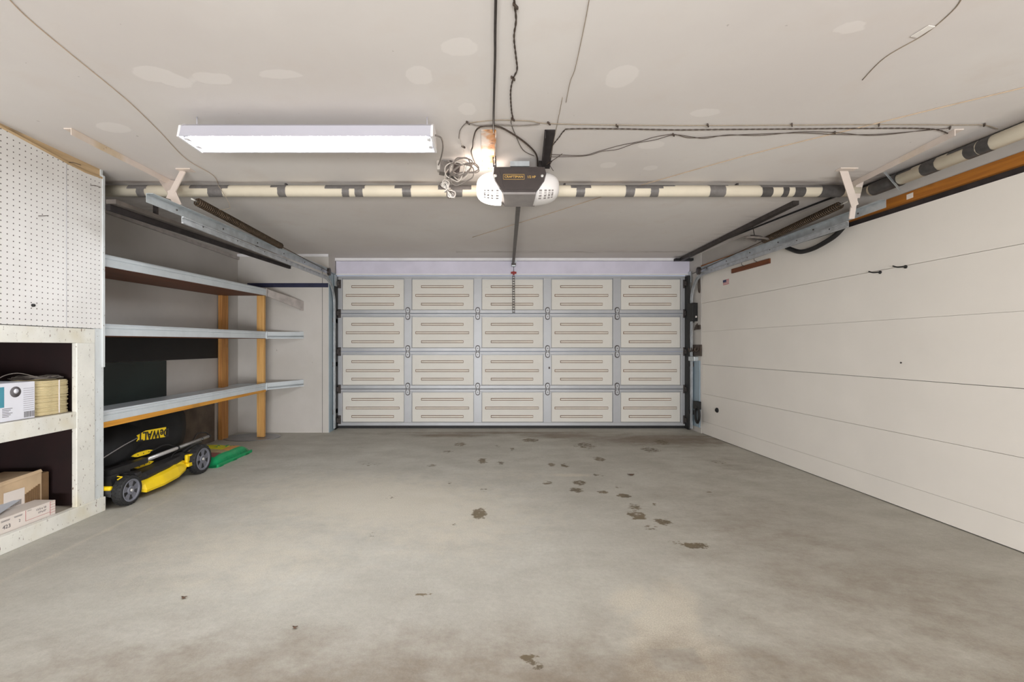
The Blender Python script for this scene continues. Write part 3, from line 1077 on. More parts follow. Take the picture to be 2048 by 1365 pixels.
for q in ((x0, x1, z0, z0+e), (x0, x1, z1-e, z1), (x0, x0+e, z0, z1), (x1-e, x1, z0, z1)):
    mb.box(q[0], q[1], YO-.0112, YO-.0095, q[2], q[3])
mb.build('logo_border', M_gold, t)


def half_lens(side, m, label):
    xi = P(1004 if side < 0 else 1073, 372, YO).x
    xo = P(953, 372, 3.05).x if side < 0 else P(1118, 372, 3.05).x
    zc, ax_, az, ay = 2.203, abs(xo-xi), .104, .135
    yc_ = YO+.14
    nu, nv = 14, 28
    vs, fs = [], []

    def pt(u, v, s=1.0):
        cu = math.sin(u)
        sx_ = math.cos(u)
        e_ = 2/2.5
        yy = math.copysign(abs(math.cos(v))**e_, math.cos(v))
        zz = math.copysign(abs(math.sin(v))**e_, math.sin(v))
        tilt = 1-.10*side*0
        return Vector((xi+side*ax_*(sx_**.92)*s, yc_+ay*cu**.62*yy*s*tilt, zc+(az if zz > 0 else az*.92)*cu**.62*zz*s))
    for i in range(nu+1):
        u = PI/2*(1-i/nu*.995)
        for j in range(nv):
            vs.append(pt(u, 2*PI*j/nv))
    for i in range(nu):
        fs += [(i*nv+j, i*nv+(j+1) % nv, (i+1)*nv+(j+1) % nv, (i+1)*nv+j) for j in range(nv)]
    fs += [tuple(range(nv)), tuple(range(nu*nv, (nu+1)*nv))]
    o = MB().add(vs, fs, 0, True).build('light_cover', m, t)
    o['label'] = label
    mb = MB()
    for i, u in enumerate((1.42, 1.22, 1.04, .88)):
        for j, (v0, v1) in enumerate(((3.53, 3.66), (3.74, 4.06), (4.14, 4.27))):
            du = .05
            q = [pt(u-du, v0, 1.006), pt(u+du, v0, 1.006), pt(u+du, v1, 1.006), pt(u-du, v1, 1.006)]
            c_ = [pt(u-du, v0, .985), pt(u+du, v0, .985), pt(u+du, v1, .985), pt(u-du, v1, .985)]
            mb.hexa(c_, q)
    mb.build('vent', M_opener_grey, o)['kind'] = 'stuff'


half_lens(-1, M_lens_lit, 'lit white light cover')
half_lens(1, M_lens_off, 'white light cover')
d = bpy.data.lights.new('opener_bulb', 'POINT')
d.energy, d.color, d.shadow_soft_size = 2.2, (1.0, .88, .76), .04
o = bpy.data.objects.new('opener_bulb', d)
o.location = (.0, 2.98, 2.325)
COL.objects.link(o)
MB().box(P(1020, 328, 3.0).x, P(1058, 328, 3.0).x, 2.97, 3.03, P(0, 336, 3.0).z, P(0, 327, 3.0).z+.003).build('top_bracket', M_galv, t)
# rail, head bracket and pull handle
ra, rb = Vector((.245, 3.2, 2.262)), Vector((.386, 6.2, 2.292))
MB().bar(ra, rb, .034, .04).build('rail', M_oprail, t)
q = P(1027, 530, 6.27)
MB().box(q.x-.028, q.x+.028, 6.22, 6.29, q.z-.03, q.z+.05, bev=.006).box(q.x-.034, q.x+.034, 6.19, 6.22, q.z+.03, q.z+.05).build('head_bracket', M_galv, t)
MB().box(q.x-.03, q.x+.03, 6.21, 6.28, q.z-.012, q.z+.012).build('bracket_clamp', M_darksteel, t)
MB().tube([q+Vector((.0, -.03, -.02)), q+Vector((.002, -.03, -.12))], .003, 6).build('pull_cord', M_darksteel, t)
z = P(0, 546, 6.24).z
MB().box(q.x-.038, q.x+.038, 6.225, 6.25, z-.014, z+.014, bev=.006).box(q.x-.012, q.x+.012, 6.22, 6.255, z-.03, z+.018).build('pull_handle', M_red, t)
# steel angles on the ceiling that carry it
MB().box(-.022, .062, 2.575, 3.13, CEIL-.006, CEIL-.001).box(.058, .063, 2.575, 3.13, CEIL-.045, CEIL-.001).build('ceiling_plate', M_rust, t)['label'] = 'rust-stained pale steel plate'
mb = MB()
mb.hexa([(.338, 2.575, CEIL-.05), (.345, 2.575, CEIL-.05), (.392, 3.13, CEIL-.05), (.385, 3.13, CEIL-.05)],
        [(.338, 2.575, CEIL-.001), (.345, 2.575, CEIL-.001), (.392, 3.13, CEIL-.001), (.385, 3.13, CEIL-.001)])
mb.hexa([(.338, 2.575, CEIL-.006), (.398, 2.575, CEIL-.006), (.445, 3.13, CEIL-.006), (.385, 3.13, CEIL-.006)],
        [(.338, 2.575, CEIL-.001), (.398, 2.575, CEIL-.001), (.445, 3.13, CEIL-.001), (.385, 3.13, CEIL-.001)])
mb.build('ceiling_angle', M_tar, t)['label'] = 'dark brown steel angle'
p0, p1 = P(988, 306, YO+.0), P(990, 342, YO+.02)
mb = MB().bar(p0, p1, .024, .003)
for f in (.12, .38, .64, .9):
    mb.lathe([(.006, 0), (.006, .003)], p0.lerp(p1, f)+Vector((0, -.001, 0)), (0, -1, 0), 10, 1)
mb.build('hanger_strap', [M_darksteel, M_bolt], t)
p0, p1 = P(1081, 322, 3.0), P(1079, 345, YO+.03)
MB().bar(p0, p1, .024, .003).build('hanger_strap', M_darksteel, t)

# ------------------------------------------------------------------ wires on the ceiling
def cable(name, pts, r, m, label, cat='cable', twist=False, n=6):
    s = spline(pts, n)
    if twist:
        mb = MB().tube(helix(s, r*.85, .07, 10), r, 5)
        mb.tube(helix(s, r*.85, .07, 10, PI), r, 5)
    else:
        mb = MB().tube(s, r, 6)
    return tag(mb.build(name, m), label, cat)


def cp(l, z=CEIL-.007):
    return [ceil_pt(x, y, z) for x, y in l]


cable('conduit', [(.030, .2, CEIL-.02)]+cp([(991.5, 0), (990, 120), (987, 240)], CEIL-.02)+[P(988, 296, YO-.03), P(990, 310, YO-.005)], .0055, M_darksteel,
      'straight dark rod running along the ceiling to the opener strap', 'rod')
cable('twisted_cable', cp([(1025, -30), (1030, 15), (1032, 42), (1028, 75), (1032, 115), (1034, 140), (1026, 158), (1021, 185), (1023, 222), (1026, 236)]), .0023, M_wire,
      'wavy dark twisted cable stapled to the ceiling above the opener', twist=True)
cable('bell_wire', cp([(1026, 236), (1022, 245), (1030, 268), (1046, 300), (1068, 312)]), .002, M_wire, 'thin dark wire dropping from the staple to the opener', 'wire')
cable('bell_wire', cp([(1180, -10), (1168, 55), (1152, 130), (1147, 147), (1140, 165), (1132, 205)]), .0016, M_wire_pale, 'thin pale wire hanging loose on the ceiling right of the twisted cable', 'wire')
cable('bell_wire', cp([(1125, 195), (1117, 235), (1110, 270), (1100, 318)]), .0016, M_wire_pale, 'short thin wire reaching the dark ceiling angle', 'wire')
cable('bell_wire', cp([(936, 246), (960, 243), (1000, 240), (1060, 242), (1096, 247), (1234, 250), (1420, 251), (1600, 250), (1760, 249), (1920, 250), (1968, 250), (1996, 258)]),
      .0022, M_wire_pale, 'thin pale wire stretched right across the ceiling by staples', 'wire')
cable('twisted_cable', cp([(1104, 292), (1118, 275), (1128, 262), (1142, 258), (1240, 258), (1345, 260), (1460, 259), (1600, 258), (1730, 257), (1860, 258), (1902, 270)]), .0020, M_wire,
      'dark twisted cable stretched across the ceiling towards the right wall', twist=True)
cable('bell_wire', cp([(1100, 309), (1165, 311), (1200, 302), (1240, 291), (1280, 283), (1310, 274), (1348, 269), (1380, 276), (1440, 272), (1500, 269), (1600, 266), (1670, 269), (1750, 269), (1840, 262), (1900, 256)]),
      .0018, M_wire, 'upper of two slack thin wires dipping across the right ceiling', 'wire')
cable('bell_wire', cp([(1100, 314), (1170, 312), (1204, 303), (1235, 299), (1270, 287), (1310, 280), (1348, 270), (1384, 274), (1410, 277), (1455, 270), (1520, 271), (1600, 264), (1670, 265), (1750, 271), (1860, 259)]),
      .0017, M_wire, 'lower of two slack thin wires dipping across the right ceiling', 'wire')
cable('beige_cord', cp([(945, 475), (1100, 427), (1203, 394), (1305, 364), (1460, 320), (1600, 284), (1712, 257), (1862, 220), (2070, 170)], CEIL-.004), .003, M_cord_beige,
      'beige cord crossing the ceiling diagonally from the right wall to the rail', 'cord')
cable('pale_wire', cp([(10, -10), (60, 40), (150, 115), (230, 180), (270, 215), (320, 264), (372, 318), (425, 350), (436, 368)], CEIL-.004), .0019, M_cord_beige,
      'pale wire along the left ceiling seam', 'wire')
cable('pale_wire', [P(436, 370, 3.34), P(450, 392, 3.36), P(460, 414, 3.4), P(450, 419, 3.4), P(436, 421, 3.42), P(428, 431, 3.45)], .002, M_wire_pale, 'pale loose wire end dangling below the taped pipe', 'wire')
cable('ceiling_crack', cp([(1925, -5), (1905, 22), (1850, 68), (1770, 115), (1725, 160)], CEIL-.002), .0022, M_wire_pale, 'thin crack drawn as a raised line near the torn tape on the right ceiling', 'wire')  # raised line added to draw a crack, not a wire
tag(MB().bar(ceil_pt(1828, 74, CEIL-.004), ceil_pt(1864, 52, CEIL-.004), .03, .003, side=(1, -1, 0)).build('tape_scrap', M_mortar), 'small torn scrap of white tape on the right ceiling', 'tape')
cable('edge_line', [(xr(1.2)-.03, 1.2, CEIL-.01), (xr(2.6)-.03, 2.6, CEIL-.01), (xr(3.3)-.05, 3.3, CEIL-.012), (xr(3.9)-.1, 3.9, CEIL-.01), (2.72, 5.0, CEIL-.02), (2.68, 5.9, CEIL-.03)], .008, M_black,
      'black line along the corner of the ceiling and right wall', 'cable')  # thin black line following the ceiling corner
# staples
s0 = None
for (x, y, lab) in ((936, 246, 'left end of the pale wire, over the rusty plate'), (1098, 247, 'pale wire just above the dark ceiling angle'),
                    (1234, 252, 'pale wire, first one right of the dark ceiling angle'), (1416, 251, 'pale wire, second one right of the dark ceiling angle'),
                    (1584, 250, 'pale wire, third one right of the dark ceiling angle'), (1758, 250, 'pale wire, fourth one right of the dark ceiling angle'),
                    (1969, 250, 'right end of the pale wire, beside the right wall pipe'), (1026, 239, 'lower end of the wavy twisted cable'),
                    (1347, 270, 'two slack wires at their first peak'), (1670, 266, 'two slack wires where the beige cord crosses them'),
                    (1900, 256, 'far right end of the slack wires, by the white ceiling angle'), (927, 294, 'thin white wire above the cord tangle'),
                    (1031, 12, 'wavy twisted cable near the top edge'), (1026, 157, 'wavy twisted cable halfway along its length')):
    p = ceil_pt(x, y, CEIL-.008)
    if s0 is None:
        s0 = c = MB().bar(p+Vector((-.009, -.012, 0)), p+Vector((.009, .012, 0)), .006, .010).build('cable_staple', M_wire, None, origin=p)
    else:
        c = s0.copy()
        COL.objects.link(c)
        c.location = p
    tag(c, 'dark staple on the '+lab, 'staple', 'ceiling wire staples')

# cords round the opener
cable('power_cord', cp([(1075, 332), (1074, 314), (1066, 300), (1046, 282), (1022, 266), (1004, 256), (992, 253)], CEIL-.012)+cp([(978, 252), (962, 254), (952, 262), (947, 280), (946, 293), (943, 303), (947, 318), (950, 326)], CEIL-.014), .0052, M_wire,
      'thick dark power cord arching from the opener over the rusty plate', 'cord')
cable('grey_wire', cp([(918, 277), (920, 262), (928, 250), (936, 246), (956, 251), (990, 249), (1040, 251), (1080, 248)], CEIL-.01), .003, M_cord_grey, 'grey wire bowed from the lamp cord to the opener bracket', 'wire')
cable('grey_wire', cp([(919, 277), (924, 288), (928, 303), (930, 322)], CEIL-.01), .0018, M_cord_white, 'thin white wire dropping into the cord tangle', 'wire')
cable('loose_wire', [P(1092, 330, 2.98), P(1110, 318, 2.93), P(1124, 308, 2.9), P(1136, 298, 2.9), P(1143, 299, 2.9), P(1145, 304, 2.9)], .0022, M_wire, 'dark curled wire end sticking up right of the opener', 'wire')
cable('loose_wire', [P(1095, 326, 2.98), P(1104, 322, 2.93), P(1100, 330, 2.9), P(1104, 338, 2.9), P(1107, 342, 2.9)], .0022, M_wire, 'short dark wire end hanging right of the opener', 'wire')

# the tangle: outlet adapter, transformer and bundled cords
t = thing('plug_adapter', P(878, 334, 2.98), 'pale outlet adapter plugged into the ceiling beside the lamp', 'adapter')
MB().box(*[v for a, b in zip(P(873, 339, 3.0), P(883, 321, 3.06)) for v in (min(a, b), max(a, b))], bev=.006).build('body', M_cord_white, t)
q = P(878, 326, 3.03)
MB().tube([q, Vector((q.x, q.y, CEIL))], .02, 12).build('ceiling_plug', M_cord_white, t)
t = thing('transformer', P(905, 340, 3.02), 'dark grey transformer block wrapped in a tangle of cords', 'transformer')
a, b = P(880, 336, 3.02), P(918, 344, 3.04)
MB().bar(a, a.lerp(b, .42), .068, .07, side=(0, 1, 0)).build('plug_end', M_cord_grey, t)
MB().bar(a.lerp(b, .42), b, .105, .085, side=(0, 1, 0)).build('block', M_opener, t)
rnd = random.Random(3)
mb = MB()
mw = MB()
for k in range(7):
    c0 = P(914+rnd.uniform(-10, 16), 344+rnd.uniform(-8, 10), 2.96+rnd.uniform(-.03, .03))
    rx_, rz_ = rnd.uniform(.045, .085), rnd.uniform(.045, .075)
    an = rnd.uniform(-.5, .5)
    lp = []
    for j in range(8):
        th = 2*PI*j/8
        x_, z_ = rx_*math.cos(th)*rnd.uniform(.8, 1.15), rz_*math.sin(th)*rnd.uniform(.8, 1.15)
        lp.append(c0+Vector((x_*math.cos(an)-z_*math.sin(an), rnd.uniform(-.015, .015)-.03, x_*math.sin(an)+z_*math.cos(an))))
    (mb if k % 2 else mw).tube(spline(lp, 5, True), .0040, 6, closed=True)
for px in ((893, 322, 918, 330, 945, 328, 958, 340, 950, 346, 925, 345, 905, 350), (900, 352, 925, 345, 948, 344, 958, 336, 946, 326, 920, 332, 895, 356)):
    mb.tube(spline([P(px[i], px[i+1], 2.93) for i in range(0, len(px), 2)], 6), .0040, 6)
mb.build('grey_loops', M_cord_grey, t)['kind'] = 'stuff'
mw.build('white_loops', M_cord_white, t)['kind'] = 'stuff'
t = thing('cord_bundle', P(895, 380, 2.93), 'folded white cord tied in a hanging bundle beside the opener', 'cord')
mb, mw = MB(), MB()
a, b = Vector(P(884, 363, 2.92)), Vector(P(906, 398, 2.92))
d = (b-a).normalized()
s = Vector((d.z, 0, -d.x))
for k in range(8):
    wv = .010+.004*(k % 4)
    off = rnd.uniform(-.012, .012)
    e0, e1 = rnd.uniform(0, .02), rnd.uniform(0, .02)
    lp = [a+d*e0+s*(off), a+d*.03+s*(off+wv), a.lerp(b, .5)+s*(off*.3+.004), b-d*.03+s*(off+wv), b-d*e1+s*off, b-d*.03+s*(off-wv), a.lerp(b, .5)+s*(off*.3-.004), a+d*.03+s*(off-wv)]
    lp = [p+Vector((0, rnd.uniform(-.012, .012), 0)) for p in lp]
    (mb if k in (2, 5) else mw).tube(spline(lp, 5, True), .0033, 6, closed=True)
mw.build('cord', M_cord_white, t)
mb.build('dark_cord', M_wire, t)
c0 = a.lerp(b, .5)
MB().tube([c0+s*(.02*math.cos(th))+Vector((0, .018*math.sin(th), 0)) for th in [2*PI*j/14 for j in range(14)]], .004, 6, closed=True).build('tie', M_cord_white, t)
MB().tube(spline([a+d*.02, P(890, 350, 2.95), P(897, 338, 2.98)], 5), .0035, 6).build('cord_lead', M_cord_white, t)

# ------------------------------------------------------------------ pegboard and open cabinet on the left
XC = -2.655
top = [(1.5, 2.355), (2.30, 2.356), (2.50, 2.350), (2.72, 2.335), (2.90, 2.312), (3.02, 2.306), (3.155, 2.316)]
mb = MB()
vs = [(XC, 1.5, 1.266), (XC, 3.155, 1.266)]+[(XC, y, z) for y, z in top[::-1]]
mb.prism(vs, (-.006, 0, 0))
pg = mb.build('pegboard', M_peg)
tag(pg, 'white perforated pegboard panel above the open cabinet', 'pegboard')
MB().prism([(XC+.004, 1.5, 2.345), (XC+.004, 2.5, 2.341), (XC+.004, 2.9, 2.304), (XC+.004, 3.02, 2.297), (XC+.004, 3.16, 2.306), (XC+.004, 3.16, 2.318), (XC+.004, 3.02, 2.309), (XC+.004, 2.9, 2.316), (XC+.004, 2.5, 2.354), (XC+.004, 1.5, 2.356)], (-.012, 0, 0)).build('edge_strip', M_pegtrim, pg)
MB().box(XC-.06, XC-.012, 1.5, 3.16, 2.26, CEIL).build('ledger', M_pegtrim, pg)
MB().box(XC-.012, XC+.006, 3.155, 3.172, 1.0, 2.33).build('corner_strip', M_cab2, pg)
MB().tube([(XC+.001, 2.885, 1.26), (XC+.001, 2.885, 2.30)], .0012, 5).build('joint', M_ink_pale, pg)
mb = MB()
for (px, py, l, an) in ((137, 325, .05, .1), (181, 371, .04, 0), (77, 432, .03, .6)):
    y = XC*F/(px-CX)
    z = HZ-(py-CY)*y/F
    mb.tube([(XC, y, z), (XC+.03, y, z), (XC+.035, y+l*math.cos(an), z+l*math.sin(an)*.5)], .002, 6)
mb.build('peg_hooks', M_wire, pg)
y = XC*F/(65-CX)
MB().lathe([(.009, 0), (.009, .01), (.004, .014)], (XC, y, HZ-(611-CY)*y/F), (1, 0, 0), 12).build('peg_knob', M_black, pg)

t = thing('open_cabinet', (XC-.3, 2.3, 0), 'chipped white open cabinet with dark red inside below the pegboard', 'cabinet')
Y0 = 1.5
MB().box(XC-.03, XC, Y0, 3.10, 1.165, 1.262, bev=.004).build('top_rail', M_cab, t)
MB().box(XC-.03, XC+.004, 2.955, 3.095, .095, 1.166, bev=.005).build('stile', M_cab, t)
MB().box(XC-.025, XC-.002, 3.09, 3.172, .0, 1.266, bev=.004).build('outer_stile', M_cab2, t)
MB().box(XC-.03, XC+.002, Y0, 2.957, .612, .717, bev=.004).build('middle_rail', M_cab, t)
MB().box(XC-.03, XC+.012, Y0, 3.172, 0.0, .098, bev=.004).build('bottom_rail', M_cab, t)
MB().box(XL+.012, XC-.03, Y0, 3.15, .700, .717).build('shelf_board', M_cabtop, t)
MB().box(XL+.012, XC-.03, Y0, 3.15, .075, .092).build('floor_board', M_cabtop, t)
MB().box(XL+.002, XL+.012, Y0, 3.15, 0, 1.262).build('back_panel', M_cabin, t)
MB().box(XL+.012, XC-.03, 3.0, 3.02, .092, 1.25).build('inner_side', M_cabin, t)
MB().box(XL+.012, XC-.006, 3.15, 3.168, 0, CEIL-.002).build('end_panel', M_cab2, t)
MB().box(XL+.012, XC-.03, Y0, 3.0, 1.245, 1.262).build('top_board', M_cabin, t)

# ---- things in the cabinet
zsb = .718
t = thing('white_carton', (XC-.15, 2.4, zsb), 'white carton with a teal band and barcode on the cabinet shelf', 'box')
xf = XC-.035
yb_ = xf*F/(70-CX)
MB().box(xf-.24, xf, 2.1, yb_, zsb, .935, bev=.003).build('body', M_boxwhite, t)
e = .0008
MB().box(xf, xf+e, 2.2, 2.545, .80, .915).build('teal_band', M_teal, t)
mb = MB()
for k in range(11):
    mb.box(xf, xf+e, 2.652, 2.712, .77+.0125*k, .774+.0125*k)
mb.build('small_print', M_ink_pale, t)
mb = MB()
yy = 2.655
for k in range(12):
    wd_ = (.002, .003, .0015, .004)[k % 4]
    mb.box(xf, xf+e, yy, yy+wd_, .728, .762)
    yy += wd_+.0026
mb.build('barcode', M_ink, t)
MB().lathe([(.031, 0), (.031, .0008)], (xf, 2.607, .882), (1, 0, 0), 20).lathe([(.014, 0), (.014, .0013)], (xf, 2.61, .886), (1, 0, 0), 16, 1).build('round_picture', [M_ink, M_boxwhite], t)
mb = MB()
for k in range(6):
    mb.box(xf, xf+e, 2.535, 2.57+.01*((k*7) % 3), .745+.009*k, .748+.009*k)
mb.build('small_print', M_ink, t)

t = thing('twine_coil', (XC-.2, 2.82, zsb), 'straw coloured coil of layered twine beside the white carton', 'coil')
yc_, xc_ = 2.862, xf-.125


def ring(hx_, hy_, z, n=28, e_=.45):
    o = []
    for k in range(n):
        a_ = 2*PI*k/n
        o.append(Vector((xc_+hx_*math.copysign(abs(math.cos(a_))**e_, math.cos(a_)), yc_+hy_*math.copysign(abs(math.sin(a_))**e_, math.sin(a_)), z)))
    return o


nl = 26
hh = .212/nl
for k in range(nl):
    j = rnd.uniform(-.003, .003)
    MB().tube(ring(.108+j, .118+j, zsb+hh*(k+.5)), hh*.62, 6, closed=True).build('winding', M_twine, t)
yk = yc_+.022
MB().box(xc_+.114, xc_+.118, yk-.004, yk+.004, zsb+.004, zsb+.214, bev=.001).build('strap', M_label, t)
mb = MB()
for k in range(3):
    mb.tube([p+Vector((rnd.uniform(-.01, .01), rnd.uniform(-.01, .01), .012+.006*k+.004*math.sin(i*.8+k))) for i, p in enumerate(ring(.10-.01*k, .112-.008*k, zsb+.212, 28, .6))], .0022, 5, closed=True)
mb.build('top_wire', M_cord_grey, t)
cable('loose_twine', [(xf-.02, 2.45, .94), (xf-.03, 2.52, .952), (xf-.05, 2.60, .978), (xf-.06, 2.68, .985), (xf-.06, 2.76, .965), (xf-.05, 2.80, .95)], .0028, M_cord_grey,
      'grey wire looping over the tops of the carton and twine coil', 'wire')

zfb = .093
t = thing('cardboard_box', (XC-.3, 2.6, zfb), 'open brown cardboard box with slotted front low in the cabinet', 'box')
bx = XC-.17
yq = bx*F/(84-CX)
MB().box(bx-.24, bx, 2.2, yq, zfb, .345, bev=.004).build('body', M_cardboard, t)
yr = (bx-.0)*F/(24-CX)
mb = MB()
ys0, ys1 = bx*F/(48-CX), bx*F/(80-CX)
for k in range(7):
    y = ys0+(ys1-ys0)*k/7
    mb.box(bx, bx+.003, y, y+.012, .15, .235+.006*k)
mb.build('flute', M_cardboard_dark, t)
MB().hexa([(bx, 2.35, .30), (bx, yq, .345), (bx+.004, yq, .345), (bx+.004, 2.35, .30)], [(bx-.01, 2.35, .33), (bx-.01, yq, .36), (bx-.006, yq, .36), (bx-.006, 2.35, .33)]).build('flap', M_cardboard, t)
MB().box(bx-.20, bx-.012, yq+.002, yq+.06, zfb, .33, bev=.004).build('side_panel', M_cardboard_dark, t)
yl0, yl1 = bx*F/(6-CX), bx*F/(48-CX)
MB().box(bx+.003, bx+.004, yl0, yl1, .13, .28).build('label', M_label, t)
mb = MB()
yy = bx*F/(18-CX)
for k in range(12):
    mb.box(bx+.004, bx+.0047, yy, yy+.003, .185, .215)
    yy += .0058
mb.build('barcode', M_ink, t)

t = thing('flat_carton', (XC-.1, 2.5, zfb), 'low white carton with red ruled label at the cabinet front', 'box')
fx = XC-.036
yq = fx*F/(111-CX)
MB().box(fx-.13, fx, 2.15, yq, zfb, .182, bev=.002).build('body', M_label, t)


def ruled(z0, z1, y0_, y1_):
    return (fx, fx+.0008, y0_, y1_, z0, z1)


yA = fx*F/(51-CX)
yB_ = fx*F/(100-CX)
mb = MB()
mb.box(*ruled(.118, .1195, yA, yB_)).box(*ruled(.118, .180, yA, yA+.0016)).box(*ruled(.10, .182, yB_, yB_+.002))
for k in range(5):
    mb.box(*ruled(.112+.016*k, .1135+.016*k, yB_, yq))
mb.build('ruling', M_redink, t)
Rm = lambda y, z: frame((fx+.001, y, z), (0, 1, 0), (0, 0, 1))
text_mesh('13.5 x 10', .017, M_ink, 'lettering', t, Rm(fx*F/(82-CX), .160), .0003)
text_mesh('13"x13"', .016, M_ink, 'lettering', t, Rm(fx*F/(84-CX), .140), .0003)
text_mesh('423', .030, M_ink, 'lettering', t, Rm(fx*F/(13-CX), .128), .0003)
text_mesh('2', .022, M_ink, 'lettering', t, Rm(fx*F/(39-CX), .135), .0003)
mb = MB()
for (a_, b_, z_) in ((2, 20, .165), (2, 19, .160), (28, 45, .166), (29, 44, .161), (55, 63, .172)):
    mb.box(*ruled(z_, z_+.0022, fx*F/(a_-CX), fx*F/(b_-CX)))
mb.build('small_print', M_ink, t)
mb = MB()
vs = [(fx-.015, 2.30, .186), (fx-.035, 2.52, .190), (fx-.11, 2.74, .215), (fx-.155, 2.70, .222), (fx-.16, 2.3, .235)]
mb.prism(vs, (0, 0, .003))
tag(mb.build('paper_sheet', M_paper), 'grey sheet lying across the low white carton', 'paper')

# ------------------------------------------------------------------ storage shelves
t = thing('storage_shelving', (-3.0, 4.5, 0), 'three tier wall shelving of pale edged boards on pine posts', 'shelving')
XS = -2.70


def tier(z0, z1, lip, joist=None):
    ya_, yb_ = 3.175, 5.62

    def zz(y):
        return z0+(z1-z0)*(y-ya_)/(yb_-ya_)
    prof = [(-.566, -.075), (-.566, -.052), (-.03, -.052), (-.03, 0), (-.014, 0), (-.010, -.010), (0, -.012), (0, -.030), (-.005, -.033), (0, -.036), (0, -lip), (-.012, -lip), (-.012, -.075)]
    mb = MB()
    n = len(prof)
    vs = [(XS+u, ya_, zz(ya_)+v) for u, v in prof]+[(XS+u, yb_, zz(yb_)+v) for u, v in prof]
    mb.add(vs, [tuple(range(n))[::-1], tuple(range(n, 2*n))]+[(i, (i+1) % n, (i+1) % n+n, i+n) for i in range(n)])
    o = mb.build('shelf', M_lip, t)
    MB().hexa([(XS-.56, ya_, zz(ya_)-.09), (XS-.016, ya_, zz(ya_)-.09), (XS-.016, yb_, zz(yb_)-.09), (XS-.56, yb_, zz(yb_)-.09)],
              [(XS-.56, ya_, zz(ya_)-.0752), (XS-.016, ya_, zz(ya_)-.0752), (XS-.016, yb_, zz(yb_)-.0752), (XS-.56, yb_, zz(yb_)-.0752)]).build('underside_board', M_under, o)
    if joist:
        MB().hexa([(XS-.055, ya_, zz(ya_)-lip-joist), (XS-.004, ya_, zz(ya_)-lip-joist), (XS-.004, yb_, zz(yb_)-lip-.028), (XS-.055, yb_, zz(yb_)-lip-.028)],
                  [(XS-.055, ya_, zz(ya_)-lip), (XS-.004, ya_, zz(ya_)-lip), (XS-.004, yb_, zz(yb_)-lip), (XS-.055, yb_, zz(yb_)-lip)]).build('joist', M_pine_y, o)
    return zz(yb_)


z1 = tier(1.800, 1.862, .088)
z2 = tier(1.304, 1.330, .085)
z3 = tier(.684, .692, .078, .042)


def end_piece(zt, lip, dz, m, name):
    """short return piece from the shelf end to the front wall"""
    a, b = Vector((XS, 5.62, zt)), Vector((-2.405, YF-.004, zt+dz))
    h0_, h1_ = lip, lip*1.05+(.03 if dz < -.03 else 0)
    mb = MB()
    nrm = Vector((-(b-a).y, (b-a).x, 0)).normalized()*.012
    mb.hexa([a-Vector((0, 0, h0_)), b-Vector((0, 0, h1_)), b-Vector((0, 0, h1_))+nrm, a-Vector((0, 0, h0_))+nrm],
            [a, b, b+nrm, a+nrm])
    if dz > -.03:
        tp = [a, b, Vector((XL+.02, YF-.004, zt+dz)), Vector((XL+.02, 5.62, zt))]
        mb.hexa([p-Vector((0, 0, .07)) for p in tp], [p-Vector((0, 0, .05)) for p in tp])
    mb.bar(a+Vector((.004, 0, .004)), a+Vector((.004, 0, -h0_-.004)), .02, .012, side=(0, 1, 0))
    mb.bar(b-Vector((.02, .022, -.003)), b-Vector((.02, .022, h1_)), .05, .006, side=b-a)
    return mb.build(name, m, t)


end_piece(z1-.004, .088, -.115, M_lip_worn, 'end_flap')['label'] = 'drooping dusty end flap'
end_piece(z2-.004, .085, .012, M_lip, 'end_piece')
end_piece(z3+.0, .085, .012, M_lip, 'end_piece')
MB().box(-2.86, -2.77, 5.70, 5.745, 0.008, 1.80, bev=.003).build('post', M_pinez, t)
MB().box(-3.262, -3.215, 5.56, 5.70, 0.0, 1.79, bev=.003).build('post', M_pine_dark, t)['label'] = 'darker back post'
tag(MB().prism([(-3.274, 3.2, .62), (-3.274, 4.66, .62), (-3.274, 4.66, 1.0), (-3.274, 3.2, 1.0)], (.012, 0, 0)).build('dark_panel_or_shade', M_darkgreen), 'dark green board standing behind the lowest shelf', 'board')
tag(MB().box(-3.274, -3.260, 3.2, 5.55, 1.003, 1.25).build('dark_panel_or_shade', M_shelf_shade), 'long black strip standing in for the shade under the middle shelf', 'board')  # no real board: black strip painted in for the middle shelf's shade
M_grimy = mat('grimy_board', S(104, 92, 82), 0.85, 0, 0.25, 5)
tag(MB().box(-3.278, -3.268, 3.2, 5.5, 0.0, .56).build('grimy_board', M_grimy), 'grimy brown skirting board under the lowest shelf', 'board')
# round grey lid on the floor
c = Vector((-2.93, 5.72, 0))
mb = MB().lathe([(.34, 0), (.345, .004), (.345, .007), (.33, .008), (.31, .004), (.02, .004)], (0, 0, 0), (0, 0, 1), 40)
mb.v = [(c.x+v[0], c.y+v[1]*.72, c.z+v[2]) for v in mb.v]
tag(mb.build('metal_disc', M_lid), 'flat grey oval metal disc under the front shelf post', 'disc')

# ------------------------------------------------------------------ lawn mower
t = thing('lawn_mower', (-2.8, 3.7, 0), 'folded yellow and black lawn mower under the lowest shelf', 'lawn mower')


